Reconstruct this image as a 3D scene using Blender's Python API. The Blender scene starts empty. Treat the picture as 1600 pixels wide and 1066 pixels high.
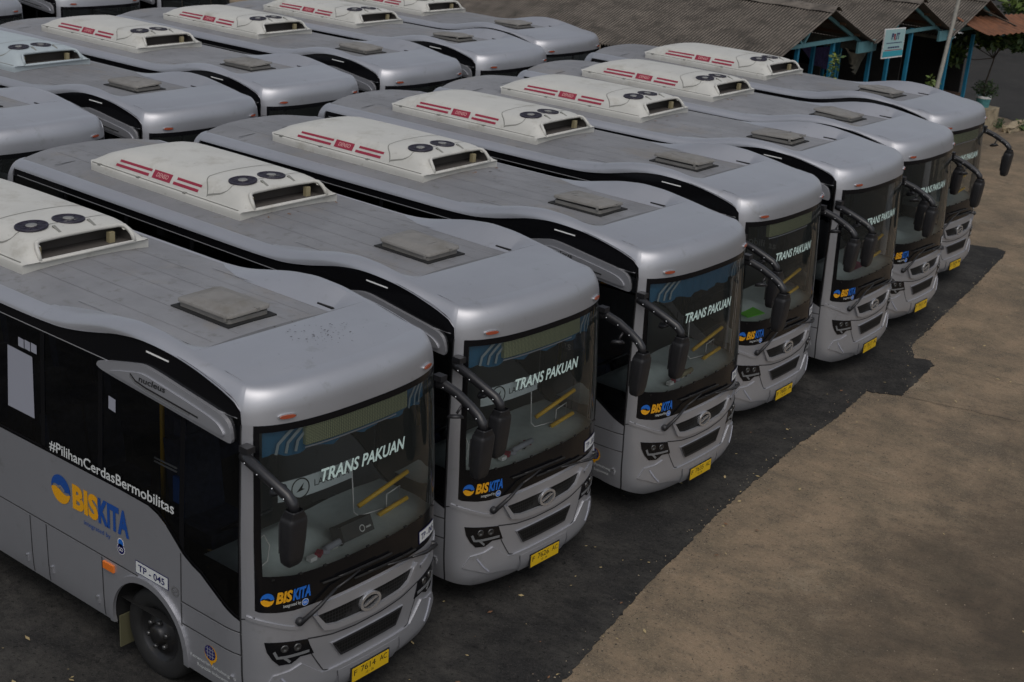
import bpy, math, random
from mathutils import Vector, Matrix
random.seed(7)
R = math.radians
scene = bpy.context.scene
col = scene.collection
# ---------------------------------------------------------------- camera
cam_d = bpy.data.cameras.new("Camera"); cam = bpy.data.objects.new("Camera", cam_d); col.objects.link(cam)
PAN, PITCH, ROLL = 2.22392995, .353438969, .0757173715
d = Vector((math.cos(PITCH)*math.cos(PAN), math.cos(PITCH)*math.sin(PAN), -math.sin(PITCH)))
rt = Vector((math.sin(PAN), -math.cos(PAN), 0)); up = rt.cross(d)
c_, s_ = math.cos(ROLL), math.sin(ROLL)
r2 = c_*rt + s_*up; u2 = -s_*rt + c_*up
M = Matrix((r2, u2, -d)).transposed().to_4x4(); M.translation = Vector((7.01858, -7.42662, 6.97960))
cam.matrix_world = M
cam_d.sensor_width = 36; cam_d.lens = 2230.28*36/1600; cam_d.clip_end = 500; cam_d.clip_start = .1
scene.camera = cam
cam_d.dof.use_dof = True; cam_d.dof.focus_distance = 13.5; cam_d.dof.aperture_fstop = 3.5
# ---------------------------------------------------------------- world, sun, exposure
SUN_EL, SUN_AZ = R(58), R(-42)        # azimuth measured from +X towards +Y
w = bpy.data.worlds.new("World"); scene.world = w; w.use_nodes = True
nt = w.node_tree; bg = nt.nodes['Background']
sky = nt.nodes.new('ShaderNodeTexSky'); sky.sky_type = 'NISHITA'; sky.sun_disc = False
sky.sun_elevation = SUN_EL; sky.sun_rotation = R(90)-SUN_AZ
sky.air_density = 1.0; sky.dust_density = 4.0; sky.ozone_density = 1.0
hs = nt.nodes.new('ShaderNodeHueSaturation'); hs.inputs['Saturation'].default_value = .44
nt.links.new(sky.outputs[0], hs.inputs['Color']); nt.links.new(hs.outputs[0], bg.inputs[0])
bg.inputs[1].default_value = .145
sl = bpy.data.lights.new("Sun", 'SUN'); sl.energy = .6; sl.angle = R(60); sl.color = (1, .97, .93)
so = bpy.data.objects.new("Sun", sl); col.objects.link(so)
so.rotation_euler = Vector((-math.cos(SUN_EL)*math.cos(SUN_AZ), -math.cos(SUN_EL)*math.sin(SUN_AZ), -math.sin(SUN_EL))).to_track_quat('-Z', 'Y').to_euler()
scene.view_settings.view_transform = 'Standard'; scene.view_settings.look = 'None'
scene.view_settings.exposure = -.38; scene.view_settings.gamma = 1
# ---------------------------------------------------------------- materials
def srgb(h):
    v = [int(h[i:i+2], 16)/255 for i in (0, 2, 4)]
    return tuple(x/12.92 if x <= .04045 else ((x+.055)/1.055)**2.4 for x in v)
MATS = {}
def mat(name, colr, rough=.5, metal=0, coat=0, spec=.5, noise=None, bump=None, dirt=None, emit=None, dirt2=None, vary=0):
    """noise=(scale, amount): value variation; dirt=(colour, scale, low, high); bump=(scale, strength)"""
    m = bpy.data.materials.new(name); m.use_nodes = True; t = m.node_tree; n = t.nodes; L = t.links
    b = n['Principled BSDF']; colr = srgb(colr) if isinstance(colr, str) else colr
    b.inputs['Base Color'].default_value = (*colr, 1); b.inputs['Roughness'].default_value = rough
    b.inputs['Metallic'].default_value = metal; b.inputs['Coat Weight'].default_value = coat; b.inputs['Coat Roughness'].default_value = .15
    b.inputs['Specular IOR Level'].default_value = spec
    src = None
    if noise or bump or dirt:
        tc = n.new('ShaderNodeTexCoord'); oi = n.new('ShaderNodeObjectInfo')
        ml = n.new('ShaderNodeVectorMath'); ml.operation = 'MULTIPLY'; ml.inputs[1].default_value = (37, 53, 71)
        cb = n.new('ShaderNodeCombineXYZ')
        for i in range(3): L.new(oi.outputs['Random'], cb.inputs[i])
        L.new(cb.outputs[0], ml.inputs[0])
        ad = n.new('ShaderNodeVectorMath'); ad.operation = 'ADD'; L.new(tc.outputs['Object'], ad.inputs[0]); L.new(ml.outputs[0], ad.inputs[1])
        src = ad.outputs[0]
    last = None
    if noise:
        nz = n.new('ShaderNodeTexNoise'); nz.inputs['Scale'].default_value = noise[0]; nz.inputs['Detail'].default_value = 7; nz.inputs['Roughness'].default_value = .62
        L.new(src, nz.inputs['Vector'])
        mr = n.new('ShaderNodeMapRange'); mr.inputs[1].default_value = .3; mr.inputs[2].default_value = .7
        mr.inputs[3].default_value = 1-noise[1]; mr.inputs[4].default_value = 1+noise[1]; L.new(nz.outputs[0], mr.inputs[0])
        mx = n.new('ShaderNodeVectorMath'); mx.operation = 'SCALE'; mx.inputs[0].default_value = colr; L.new(mr.outputs[0], mx.inputs['Scale'])
        last = mx.outputs[0]
    for dd in (dirt, dirt2):
        if not dd: continue
        nz = n.new('ShaderNodeTexNoise'); nz.inputs['Scale'].default_value = dd[1]; nz.inputs['Detail'].default_value = 9; nz.inputs['Roughness'].default_value = .7
        L.new(src, nz.inputs['Vector'])
        mr = n.new('ShaderNodeMapRange'); mr.inputs[1].default_value = dd[2]; mr.inputs[2].default_value = dd[3]; L.new(nz.outputs[0], mr.inputs[0])
        mx = n.new('ShaderNodeMix'); mx.data_type = 'RGBA'; L.new(mr.outputs[0], mx.inputs[0])
        if last: L.new(last, mx.inputs[6])
        else: mx.inputs[6].default_value = (*colr, 1)
        mx.inputs[7].default_value = (*(srgb(dd[0]) if isinstance(dd[0], str) else dd[0]), 1); last = mx.outputs[2]
    if vary:
        mr = n.new('ShaderNodeMapRange'); mr.inputs[3].default_value = 1-vary; mr.inputs[4].default_value = 1+vary; L.new(oi.outputs['Random'], mr.inputs[0])
        mx = n.new('ShaderNodeVectorMath'); mx.operation = 'SCALE'; L.new(last, mx.inputs[0]); L.new(mr.outputs[0], mx.inputs['Scale']); last = mx.outputs[0]
    if last: L.new(last, b.inputs['Base Color'])
    if bump:
        nz = n.new('ShaderNodeTexNoise'); nz.inputs['Scale'].default_value = bump[0]; nz.inputs['Detail'].default_value = 4; L.new(src, nz.inputs['Vector'])
        bp = n.new('ShaderNodeBump'); bp.inputs['Strength'].default_value = bump[1]; bp.inputs['Distance'].default_value = .02
        L.new(nz.outputs[0], bp.inputs['Height']); L.new(bp.outputs[0], b.inputs['Normal'])
    if emit: b.inputs['Emission Color'].default_value = (*colr, 1); b.inputs['Emission Strength'].default_value = emit
    MATS[name] = m; return m
def glass(name, tint, refl=.9, ior=1.5, rough=.0, film=None):
    m = bpy.data.materials.new(name); m.use_nodes = True; t = m.node_tree; n = t.nodes; L = t.links
    n.remove(n['Principled BSDF']); out = n['Material Output']
    tr = n.new('ShaderNodeBsdfTransparent'); tr.inputs[0].default_value = (*tint, 1)
    gl = n.new('ShaderNodeBsdfGlossy'); gl.inputs['Roughness'].default_value = rough; gl.inputs[0].default_value = (refl, refl, refl, 1)
    fr = n.new('ShaderNodeFresnel'); fr.inputs[0].default_value = ior
    mx = n.new('ShaderNodeMixShader'); L.new(fr.outputs[0], mx.inputs[0]); L.new(tr.outputs[0], mx.inputs[1]); L.new(gl.outputs[0], mx.inputs[2])
    last = mx
    if film:
        df = n.new('ShaderNodeBsdfDiffuse'); df.inputs[0].default_value = (*film[0], 1); m2 = n.new('ShaderNodeMixShader'); m2.inputs[0].default_value = film[1]
        L.new(mx.outputs[0], m2.inputs[1]); L.new(df.outputs[0], m2.inputs[2]); last = m2
    L.new(last.outputs[0], out.inputs[0]); MATS[name] = m; return m
mat('silver', (.418, .424, .450), .42, .66, .14, noise=(1.2, .05), dirt=((.24, .235, .22), 4.5, .60, .88), vary=.05)
mat('roof_grey', (.205, .207, .216), .58, .15, 0, noise=(1.6, .16), dirt=((.215, .195, .17), 1.3, .53, .75), dirt2=((.10, .095, .085), 7, .56, .78), vary=.10)
mat('roof_step', (.13, .13, .135), .7, noise=(3, .2))  # darker grey for the ramp up to the front cap
mat('seam', (.02, .02, .022), .6)
mat('seam_light', (.26, .26, .27), .5)
mat('black_gloss', (.006, .006, .007), .12, 0, 0, .28)
mat('black_plastic', (.016, .016, .018), .42, noise=(20, .15))
mat('arm_grey', (.017, .017, .019), .32, noise=(14, .2))
mat('black_matt', (.008, .008, .008), .8)
mat('rubber', (.012, .012, .012), .75, noise=(8, .3))
mat('rim', (.035, .035, .037), .4, .6, dirt=((.05, .045, .035), 9, .5, .7))
mat('chrome', (.55, .56, .58), .25, .8)
mat('ac_white', (.49, .485, .45), .5, noise=(2.5, .06), dirt=((.30, .28, .23), 2.4, .54, .80), dirt2=((.22, .20, .17), 9, .62, .8))
mat('ac_groove', (.20, .20, .18), .7)
mat('red', (.27, .014, .04), .5)
mat('ac_label', (.55, .30, .28), .5)
mat('hatch_grey', (.185, .178, .166), .65, noise=(6, .12), dirt=((.13, .12, .10), 4, .5, .75))
mat('orange', (.75, .18, .02), .3, coat=.5)
mat('lamp_red', (.30, .06, .025), .25, coat=.6)
mat('white', (.75, .75, .74), .5)
mat('lettering_white', (.62, .64, .63), .5)
mat('mint', (.55, .70, .66), .5)
mat('blue', (.012, .07, .30), .45)
mat('bright_blue', (.012, .13, .52), .45)
mat('yellow', (.72, .34, .01), .45)
mat('plate_yellow', (.62, .40, .01), .45)
mat('ink', (.01, .01, .01), .5)
mat('navy', (.015, .015, .10), .5)
mat('dash', (.46, .52, .51), .6, noise=(10, .08))
mat('dash_dark', (.03, .033, .034), .55)
mat('lining', (.075, .075, .072), .8)
mat('seat', (.03, .04, .075), .8, noise=(18, .4))
mat('rail', (.85, .50, .02), .35)
mat('curtain', (.012, .10, .20), .8)
mat('curtain_light', (.25, .30, .33), .8)
mat('banner', (.52, .58, .60), .6)
mat('led', (.42, .45, .27), .5)
mat('led_dark', (.08, .085, .05), .5)
mat('sticker', (.30, .31, .36), .6)
mat('lens', (.10, .10, .10), .12, .7)
mat('drl', (.15, .155, .16), .3)
mat('green', (.15, .62, .02), .6)
mat('pink', (.28, .05, .10), .7)
mat('mud', (.10, .095, .05), .8)
glass('glass_front', (.97, .99, .97), 1, 1.44, 0, film=((.19, .215, .205), .06))
glass('glass_side', (.42, .43, .44), .95, 1.5)
# ---------------------------------------------------------------- body surface (q round the bus, z up)
HW, ND, NE = 1.10, .42, 2.6; NXS = -ND
def ss(t): t = min(1, max(0, t)); return t*t*(3-2*t)
def tab(T, v):
    if v <= T[0][0]: return T[0][1]
    for (a, b), (c, e) in zip(T, T[1:]):
        if v <= c: return b+(e-b)*(v-a)/(c-a)
    return T[-1][1]
def stab(T, v):            # smooth table (Catmull-Rom style, monotone enough)
    return (tab(T, v-.06)+2*tab(T, v)+tab(T, v+.06))/4
_N = []; Lc = 0; px_ = None
for i in range(401):
    y = HW*math.sin(i/400*math.pi/2); x = -ND*(1-(max(0, 1-(y/HW)**NE))**(1/NE))
    if px_: Lc += math.hypot(x-px_[0], y-px_[1])
    _N.append((Lc, x, y)); px_ = (x, y)
QN = _N[-1][0]
XR, RR = -7.36, .22                      # rear wall and rear corner radius
QS = QN+(NXS-(XR+RR)); QC = QS+RR*math.pi/2; QE = QC+HW-RR
def outline(q):
    a = abs(q); s = 1 if q >= 0 else -1
    if a >= QC: return XR, s*max(0, HW-RR-(a-QC))
    if a >= QS:
        t = (a-QS)/RR; return XR+RR-RR*math.sin(t), s*(HW-RR+RR*math.cos(t))
    if a >= QN: return NXS-(a-QN), s*HW
    lo, hi = 0, 400
    while hi-lo > 1:
        m = (lo+hi)//2
        if _N[m][0] <= a: lo = m
        else: hi = m
    t = (a-_N[lo][0])/(_N[hi][0]-_N[lo][0]+1e-12)
    return _N[lo][1]+t*(_N[hi][1]-_N[lo][1]), s*(_N[lo][2]+t*(_N[hi][2]-_N[lo][2]))
DX = [(.18, .0), (.24, .06), (.30, .09), (.36, .10), (.46, .095), (.56, .085), (.78, .08), (.92, .07), (1.1, .06), (1.3, .055), (2.0, .02), (2.65, -.02), (3.2, -.06)]
WF = [(.18, .94), (.28, .965), (.40, .985), (.55, .993), (.9, 1.0), (1.7, 1.0), (2.6, .972), (2.9, .950), (3.2, .92)]
def raw(q, z):
    x, y = outline(q); wgt = ss(1.6*min(1, max(0, (x-NXS)/ND)))
    return x+tab(DX, z)*wgt, y*tab(WF, z)
def S(q, z, off=0.):
    x, y = raw(q, z)
    if off:
        a = raw(q-.01, z); b = raw(q+.01, z); tx, ty = b[0]-a[0], b[1]-a[1]; l = math.hypot(tx, ty)
        x += ty/l*off; y -= tx/l*off
    return (x, y, z)
# ---------------------------------------------------------------- mesh builder
GQ = [-9.9]+[q for q in [-QE+.0001]]+[-QC, -QC+.12, -QC+.24, -QS]
GQ = sorted(set([round(-QE+i*.3, 4) for i in range(3)]+[-QC+i*.07 for i in range(6)]+[-8+i*.55 for i in range(13)]+[-1.3+i*.0325 for i in range(41)]))
GQ = sorted(set([round(v, 4) for v in GQ]+[round(-v, 4) for v in GQ]+[-20, 20, 0]))
GZ = [-1, .24, .28, .32, .36, .42, .48, .56, .66, .78, .92, 1.1, 1.3, 1.5, 1.7, 1.9, 2.1, 2.3, 2.45, 2.6, 2.65, 2.7, 2.75, 2.8, 2.85, 2.9, 2.95, 3.0, 3.05, 3.3]
def clip(poly, ax, v, keep_gt):
    out = []
    for i in range(len(poly)):
        a, b = poly[i-1], poly[i]
        ia = (a[ax] >= v) if keep_gt else (a[ax] <= v); ib = (b[ax] >= v) if keep_gt else (b[ax] <= v)
        if ia != ib:
            t = (v-a[ax])/(b[ax]-a[ax]); out.append((a[0]+t*(b[0]-a[0]), a[1]+t*(b[1]-a[1])))
        if ib: out.append(b)
    return out
def area(p): return .5*sum(p[i-1][0]*p[i][1]-p[i][0]*p[i-1][1] for i in range(len(p)))
def dens(pts, step, closed=True):
    out = []
    n = len(pts)
    for i in range(n if closed else n-1):
        a, b = pts[i], pts[(i+1) % n]; k = max(1, int(math.ceil(math.hypot(b[0]-a[0], b[1]-a[1])/step)))
        for j in range(k): out.append((a[0]+(b[0]-a[0])*j/k, a[1]+(b[1]-a[1])*j/k))
    if not closed: out.append(pts[-1])
    return out
def smoothpoly(pts, it=2, closed=True):
    for _ in range(it):
        o = []
        n = len(pts)
        for i in range(n if closed else n-1):
            a, b = pts[i], pts[(i+1) % n]
            o += [(a[0]*.75+b[0]*.25, a[1]*.75+b[1]*.25), (a[0]*.25+b[0]*.75, a[1]*.25+b[1]*.75)]
        if not closed: o = [pts[0]]+o+[pts[-1]]
        pts = o
    return pts
class MB:
    def __init__(s): s.v = []; s.f = []; s.m = []; s.sm = []; s.mn = []
    def mi(s, name):
        if name not in s.mn: s.mn.append(name)
        return s.mn.index(name)
    def add(s, vs, fs, m, smooth=False):
        o = len(s.v); s.v += [tuple(v) for v in vs]; k = s.mi(m)
        for f in fs: s.f.append([i+o for i in f]); s.m.append(k); s.sm.append(smooth)
        return s
    def box(s, c, sz, m, rot=None):
        hx, hy, hz = sz[0]/2, sz[1]/2, sz[2]/2
        vs = [Vector((a*hx, b*hy, e*hz)) for a in (-1, 1) for b in (-1, 1) for e in (-1, 1)]
        if rot is not None: vs = [rot @ v for v in vs]
        vs = [v+Vector(c) for v in vs]
        return s.add(vs, [(0, 1, 3, 2), (4, 6, 7, 5), (0, 4, 5, 1), (2, 3, 7, 6), (0, 2, 6, 4), (1, 5, 7, 3)], m)
    def beam(s, a, b, wd, ht, m):
        a, b = Vector(a), Vector(b); t = (b-a); q = t.to_track_quat('X', 'Z').to_matrix()
        return s.box((a+b)/2, (t.length, wd, ht), m, q)
    def tube(s, pts, r, m, n=8, cap=True, flat=1.0):
        pts = [Vector(p) for p in pts]; vs = []; fs = []
        rs = r if isinstance(r, (list, tuple)) else [r]*len(pts)
        ref = None
        for i, p in enumerate(pts):
            t = (pts[min(i+1, len(pts)-1)]-pts[max(i-1, 0)]).normalized()
            if ref is None: ref = Vector((0, 0, 1)) if abs(t.z) < .9 else Vector((1, 0, 0))
            u = t.cross(ref).normalized(); v = u.cross(t)
            ref = v
            for k in range(n):
                a = 2*math.pi*k/n; vs.append(p+(u*math.cos(a)*flat+v*math.sin(a))*rs[i])
        for i in range(len(pts)-1):
            for k in range(n): fs.append((i*n+k, i*n+(k+1) % n, (i+1)*n+(k+1) % n, (i+1)*n+k))
        if cap: fs += [tuple(range(n))[::-1], tuple(range((len(pts)-1)*n, len(pts)*n))]
        return s.add(vs, fs, m, True)
    def lathe(s, prof, c, axis, m, n=24, smooth=True):   # prof: (r, h) along axis
        ax = Vector(axis).normalized(); u = ax.orthogonal().normalized(); v = ax.cross(u); vs = []; fs = []
        for r, h in prof:
            for k in range(n):
                a = 2*math.pi*k/n; vs.append(Vector(c)+ax*h+(u*math.cos(a)+v*math.sin(a))*r)
        for i in range(len(prof)-1):
            for k in range(n): fs.append((i*n+k, i*n+(k+1) % n, (i+1)*n+(k+1) % n, (i+1)*n+k))
        return s.add(vs, fs, m, smooth)
    def grid(s, rows, m, smooth=True, skip=None):
        nr, nc = len(rows), len(rows[0]); fs = []
        for i in range(nr-1):
            for j in range(nc-1):
                if skip and skip(i, j): continue
                fs.append((i*nc+j, i*nc+j+1, (i+1)*nc+j+1, (i+1)*nc+j))
        return s.add([p for r in rows for p in r], fs, m, smooth)
    def patch(s, poly, m, off=.0, thick=.0, fn=None, gq=None, gz=None):
        """polygon in (q,z) laid on the body surface, off = stand-off, thick = depth of its rim"""
        fn = fn or (lambda q, z, o: S(q, z, o)); gq = gq or GQ; gz = gz or GZ
        if area(poly) < 0: poly = poly[::-1]
        vs = []; idx = {}; fs = []
        q0, q1 = min(p[0] for p in poly), max(p[0] for p in poly); z0, z1 = min(p[1] for p in poly), max(p[1] for p in poly)
        for a, b in zip(gq, gq[1:]):
            if b <= q0 or a >= q1: continue
            pc = clip(clip(poly, 0, a, True), 0, b, False)
            if len(pc) < 3: continue
            for e, g in zip(gz, gz[1:]):
                if g <= z0 or e >= z1: continue
                p = clip(clip(pc, 1, e, True), 1, g, False)
                if len(p) < 3 or abs(area(p)) < 1e-8: continue
                f = []
                for pt in p:
                    k = (round(pt[0], 4), round(pt[1], 4))
                    if k not in idx: idx[k] = len(vs); vs.append(fn(pt[0], pt[1], off))
                    if not f or f[-1] != idx[k]: f.append(idx[k])
                if f[0] == f[-1]: f.pop()
                if len(set(f)) == len(f) and len(f) > 2: fs.append(f)
                elif len(set(f)) > 2:
                    g2 = []; [g2.append(i) for i in f if i not in g2]; fs.append(g2)
        s.add(vs, fs, m, True)
        if thick:
            b = dens(poly, .06); n = len(b)
            vs = [fn(p[0], p[1], off) for p in b]+[fn(p[0], p[1], off-thick) for p in b]
            s.add(vs, [(i, i+n, (i+1) % n+n, (i+1) % n) for i in range(n)], m)
        return s
    def strip(s, line, wd, m, off=.002, fn=None, closed=False, step=.06, thick=0):
        """thin strip along a polyline in (q,z)"""
        fn = fn or S; p = dens(line, step, closed); n = len(p); L_, R_ = [], []
        for i in range(n):
            a = p[(i-1) % n] if closed or i else p[0]; b = p[(i+1) % n] if closed or i < n-1 else p[-1]
            tx, ty = b[0]-a[0], b[1]-a[1]; l = math.hypot(tx, ty) or 1
            L_.append((p[i][0]-ty/l*wd/2, p[i][1]+tx/l*wd/2)); R_.append((p[i][0]+ty/l*wd/2, p[i][1]-tx/l*wd/2))
        vs = [fn(a[0], a[1], off) for a in L_]+[fn(a[0], a[1], off) for a in R_]
        rg = range(n if closed else n-1)
        s.add(vs, [(i, i+n, (i+1) % n+n, (i+1) % n) for i in rg], m, True)
        if thick:
            for X in (L_, R_):
                vs = [fn(a[0], a[1], off) for a in X]+[fn(a[0], a[1], off-thick) for a in X]
                s.add(vs, [(i, i+n, (i+1) % n+n, (i+1) % n) for i in rg], m)
        return s
    def ring(s, outer, inner, m, fn, off, thick=0):
        n = len(outer); vs = [fn(a[0], a[1], off) for a in outer]+[fn(a[0], a[1], off) for a in inner]
        return s.add(vs, [(i, (i+1) % n, (i+1) % n+n, i+n) for i in range(n)], m)
    def text(s, body, fn, u0, v0, wd, ht, m, bold=0., shear=0., off=.004):
        V, F = text_mesh(body, bold, shear)
        us = [v[0] for v in V]; vv = [v[1] for v in V]; a, b, c, e = min(us), max(us), min(vv), max(vv)
        pts = [fn(u0+(v[0]-a)/(b-a)*wd, v0+(v[1]-c)/(e-c)*ht, off) for v in V]
        return s.add(pts, F, m)
    def flat(s, poly, fn, m, off=.004):
        return s.add([fn(p[0], p[1], off) for p in poly], [tuple(range(len(poly)))], m)
    def build(s, name, parent=None, loc=None, label=None, sharp=0):
        me = bpy.data.meshes.new(name); me.from_pydata(s.v, [], s.f)
        for n in s.mn: me.materials.append(MATS[n])
        me.polygons.foreach_set('material_index', s.m); me.polygons.foreach_set('use_smooth', s.sm); me.update()
        if sharp: me.set_sharp_from_angle(angle=R(sharp))
        o = bpy.data.objects.new(name, me); col.objects.link(o)
        if parent is not None: o.parent = parent
        if loc: o.location = loc
        if label: o['label'] = label
        return o
_T = {}
def text_mesh(body, bold=0., shear=0.):
    k = (body, bold, shear)
    if k in _T: return _T[k]
    cu = bpy.data.curves.new('t', 'FONT'); cu.body = body; cu.size = 1; cu.shear = shear; cu.offset = bold; cu.resolution_u = 3; cu.fill_mode = 'FRONT'
    o = bpy.data.objects.new('t', cu); col.objects.link(o); bpy.context.view_layer.update()
    me = bpy.data.meshes.new_from_object(o.evaluated_get(bpy.context.evaluated_depsgraph_get()))
    V = [tuple(v.co) for v in me.vertices]; F = [tuple(p.vertices) for p in me.polygons]
    bpy.data.objects.remove(o); bpy.data.curves.remove(cu); bpy.data.meshes.remove(me)
    _T[k] = (V, F); return V, F
def circ(cx, cy, r, n=20, ry=None, a0=0, a1=360):
    ry = ry or r; full = abs(a1-a0) >= 360
    return [(cx+r*math.cos(R(a0+(a1-a0)*i/(n if full else n-1))), cy+ry*math.sin(R(a0+(a1-a0)*i/(n if full else n-1)))) for i in range(n)]
def empty(name, loc, rz=0):
    o = bpy.data.objects.new(name, None); col.objects.link(o); o.location = loc; o.rotation_euler = (0, 0, rz); o.empty_display_size = .3; return o
def tag(o, label=None, cat=None, group=None, kind=None):
    if label: o['label'] = label
    if cat: o['category'] = cat
    if group: o['group'] = group
    if kind: o['kind'] = kind
    return o
def kids(o): return list(o.children)
# ================================================================ GROUND
def ground_mat(name, base, c2, dark, sp, grain=1., yard_shade=None):
    m = bpy.data.materials.new(name); m.use_nodes = True; t = m.node_tree; n = t.nodes; L = t.links; b = n['Principled BSDF']
    b.inputs['Roughness'].default_value = .9; b.inputs['Specular IOR Level'].default_value = .25
    tc = n.new('ShaderNodeTexCoord')
    def nz(sc, det=8, ro=.65, dist=0):
        x = n.new('ShaderNodeTexNoise'); x.inputs['Scale'].default_value = sc; x.inputs['Detail'].default_value = det; x.inputs['Roughness'].default_value = ro; x.inputs['Distortion'].default_value = dist
        L.new(tc.outputs['Object'], x.inputs['Vector']); return x.outputs[0]
    def mr(s, a, b_, c=0, e=1):
        x = n.new('ShaderNodeMapRange'); x.inputs[1].default_value = a; x.inputs[2].default_value = b_; x.inputs[3].default_value = c; x.inputs[4].default_value = e; L.new(s, x.inputs[0]); return x.outputs[0]
    def mix(f, a, b_):
        x = n.new('ShaderNodeMix'); x.data_type = 'RGBA'; L.new(f, x.inputs[0])
        for k, v in ((6, a), (7, b_)):
            if isinstance(v, tuple): x.inputs[k].default_value = (*v, 1)
            else: L.new(v, x.inputs[k])
        return x.outputs[2]
    c = mix(mr(nz(1.3, 10, .72, .3), .42, .60), base, c2)
    c = mix(mr(nz(.30, 11, .76, .5), .47, .62, 0, .75), c, dark)
    c = mix(mr(nz(2.6, 10, .74, .2), .55, .68, 0, .7), c, dark)
    c = mix(mr(nz(.75, 10, .75, .4), .57, .68, 0, .55), c, sp)
    c = mix(mr(nz(9, 10, .8), .53, .68, 0, .8), c, dark)
    c = mix(mr(nz(34, 5, .7), .55, .68, 0, .75*grain), c, sp)
    c = mix(mr(nz(26, 5, .7), .56, .66, 0, .85*grain), c, tuple(v*.4 for v in dark))
    c = mix(mr(nz(95, 4, .75), .54, .64, 0, .7*grain), c, tuple(v*.45 for v in dark)); c = mix(mr(nz(75, 4, .75), .56, .66, 0, .75*grain), c, sp)
    mp = n.new('ShaderNodeMapping'); mp.inputs['Scale'].default_value = (.8, 5.0, 1); mp.inputs['Rotation'].default_value = (0, 0, .5); L.new(tc.outputs['Object'], mp.inputs[0])
    st = n.new('ShaderNodeTexNoise'); st.inputs['Scale'].default_value = 1.6; st.inputs['Detail'].default_value = 9; st.inputs['Roughness'].default_value = .7; L.new(mp.outputs[0], st.inputs['Vector'])
    c = mix(mr(st.outputs[0], .53, .68, 0, .45*grain), c, dark)
    if yard_shade:      # tree shade and vignette painted into the yard colour away from the buses
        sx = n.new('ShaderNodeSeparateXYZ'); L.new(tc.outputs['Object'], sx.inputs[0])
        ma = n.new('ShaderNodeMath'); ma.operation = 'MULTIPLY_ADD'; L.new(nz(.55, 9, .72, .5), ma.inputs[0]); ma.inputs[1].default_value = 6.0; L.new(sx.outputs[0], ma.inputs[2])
        c = mix(mr(ma.outputs[0], yard_shade[0], yard_shade[1], 0, .85), c, yard_shade[2])
    L.new(c, b.inputs['Base Color'])
    bp = n.new('ShaderNodeBump'); bp.inputs['Strength'].default_value = .55; bp.inputs['Distance'].default_value = .02
    L.new(nz(30, 6, .7), bp.inputs['Height']); L.new(bp.outputs[0], b.inputs['Normal']); MATS[name] = m
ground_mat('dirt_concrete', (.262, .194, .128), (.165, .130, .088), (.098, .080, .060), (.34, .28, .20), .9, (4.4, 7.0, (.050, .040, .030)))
ground_mat('asphalt', (.022, .0215, .021), (.055, .052, .047), (.008, .008, .008), (.060, .056, .050))
ground_mat('far_asphalt', (.030, .029, .027), (.038, .036, .033), (.020, .019, .018), (.06, .055, .05))
def sheet(name, poly, m, z, th=0):
    b = MB(); n = len(poly); b.add([(p[0], p[1], z) for p in poly], [tuple(range(n))], m)
    if th: b.add([(p[0], p[1], z) for p in poly]+[(p[0], p[1], z-th) for p in poly], [(i, (i+1) % n, (i+1) % n+n, i+n) for i in range(n)], m)
    return b.build(name)
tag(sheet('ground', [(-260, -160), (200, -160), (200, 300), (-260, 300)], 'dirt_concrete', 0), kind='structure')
edge = [(2.6, -8), (1.75, -2), (1.12, 1.42), (.75, 3.11), (.38, 5.28), (.12, 7.53), (.07, 8.6), (-.08, 9.81), (.08, 9.85), (.32, 10.02), (.25, 10.7), (.14, 11.5), (.02, 11.66), (-.2, 11.58), (-.44, 12.07), (-.7, 13.88), (-.98, 15.84), (-1.38, 18.3), (-1.46, 18.47), (-1.62, 18.53), (-2.12, 18.3), (-3.2, 17.9)]
rr = random.Random(3)
e2 = []
for a, b in zip(edge, edge[1:]):
    k = max(1, int(math.hypot(b[0]-a[0], b[1]-a[1])/.035))
    for j in range(k):
        s = .008; wv = .004*math.sin((a[1]+(b[1]-a[1])*j/k)*5)+.005*math.sin((a[1]+(b[1]-a[1])*j/k)*13+1)
        e2.append((a[0]+(b[0]-a[0])*j/k+wv+rr.gauss(0, s), a[1]+(b[1]-a[1])*j/k+rr.gauss(0, .012)))
tag(sheet('road', e2+[(-6, 17.6), (-40, 17.3), (-40, -20), (3.4, -20)], 'asphalt', .012, .012), kind='structure')
def crack(pts, wd, seed):
    r_ = random.Random(seed); b = MB(); L_ = dens(pts, .12, False); V = []
    for i, p in enumerate(L_):
        o = r_.gauss(0, wd*.8); h = wd*r_.uniform(.3, 1.0); t = Vector((pts[-1][0]-pts[0][0], pts[-1][1]-pts[0][1])).normalized()
        V += [(p[0]-t.y*(o-h/2), p[1]+t.x*(o-h/2), .003), (p[0]-t.y*(o+h/2), p[1]+t.x*(o+h/2), .003)]
    b.add(V, [(2*i, 2*i+2, 2*i+3, 2*i+1) for i in range(len(L_)-1)], 'crack'); return b
mat('crack', (.035, .028, .021), .95)
for k, pts in enumerate(([(.35, 10.05), (1.0, 10.2), (2.2, 10.5), (4.5, 11.0)], [(-1.5, 18.5), (-1.2, 19.6), (-.7, 21.2), (.3, 24)])):
    tag(crack(pts, .012, k).build('ground_crack'), kind='structure')
tag(sheet('pavement', [(-5.2, 31.0), (-5.96, 31.75), (-6.6, 32.2), (-12, 33.5), (-60, 34), (-60, 120), (60, 120), (30, 60), (-4.0, 30.9)][::1], 'far_asphalt', .008), kind='structure')
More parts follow.
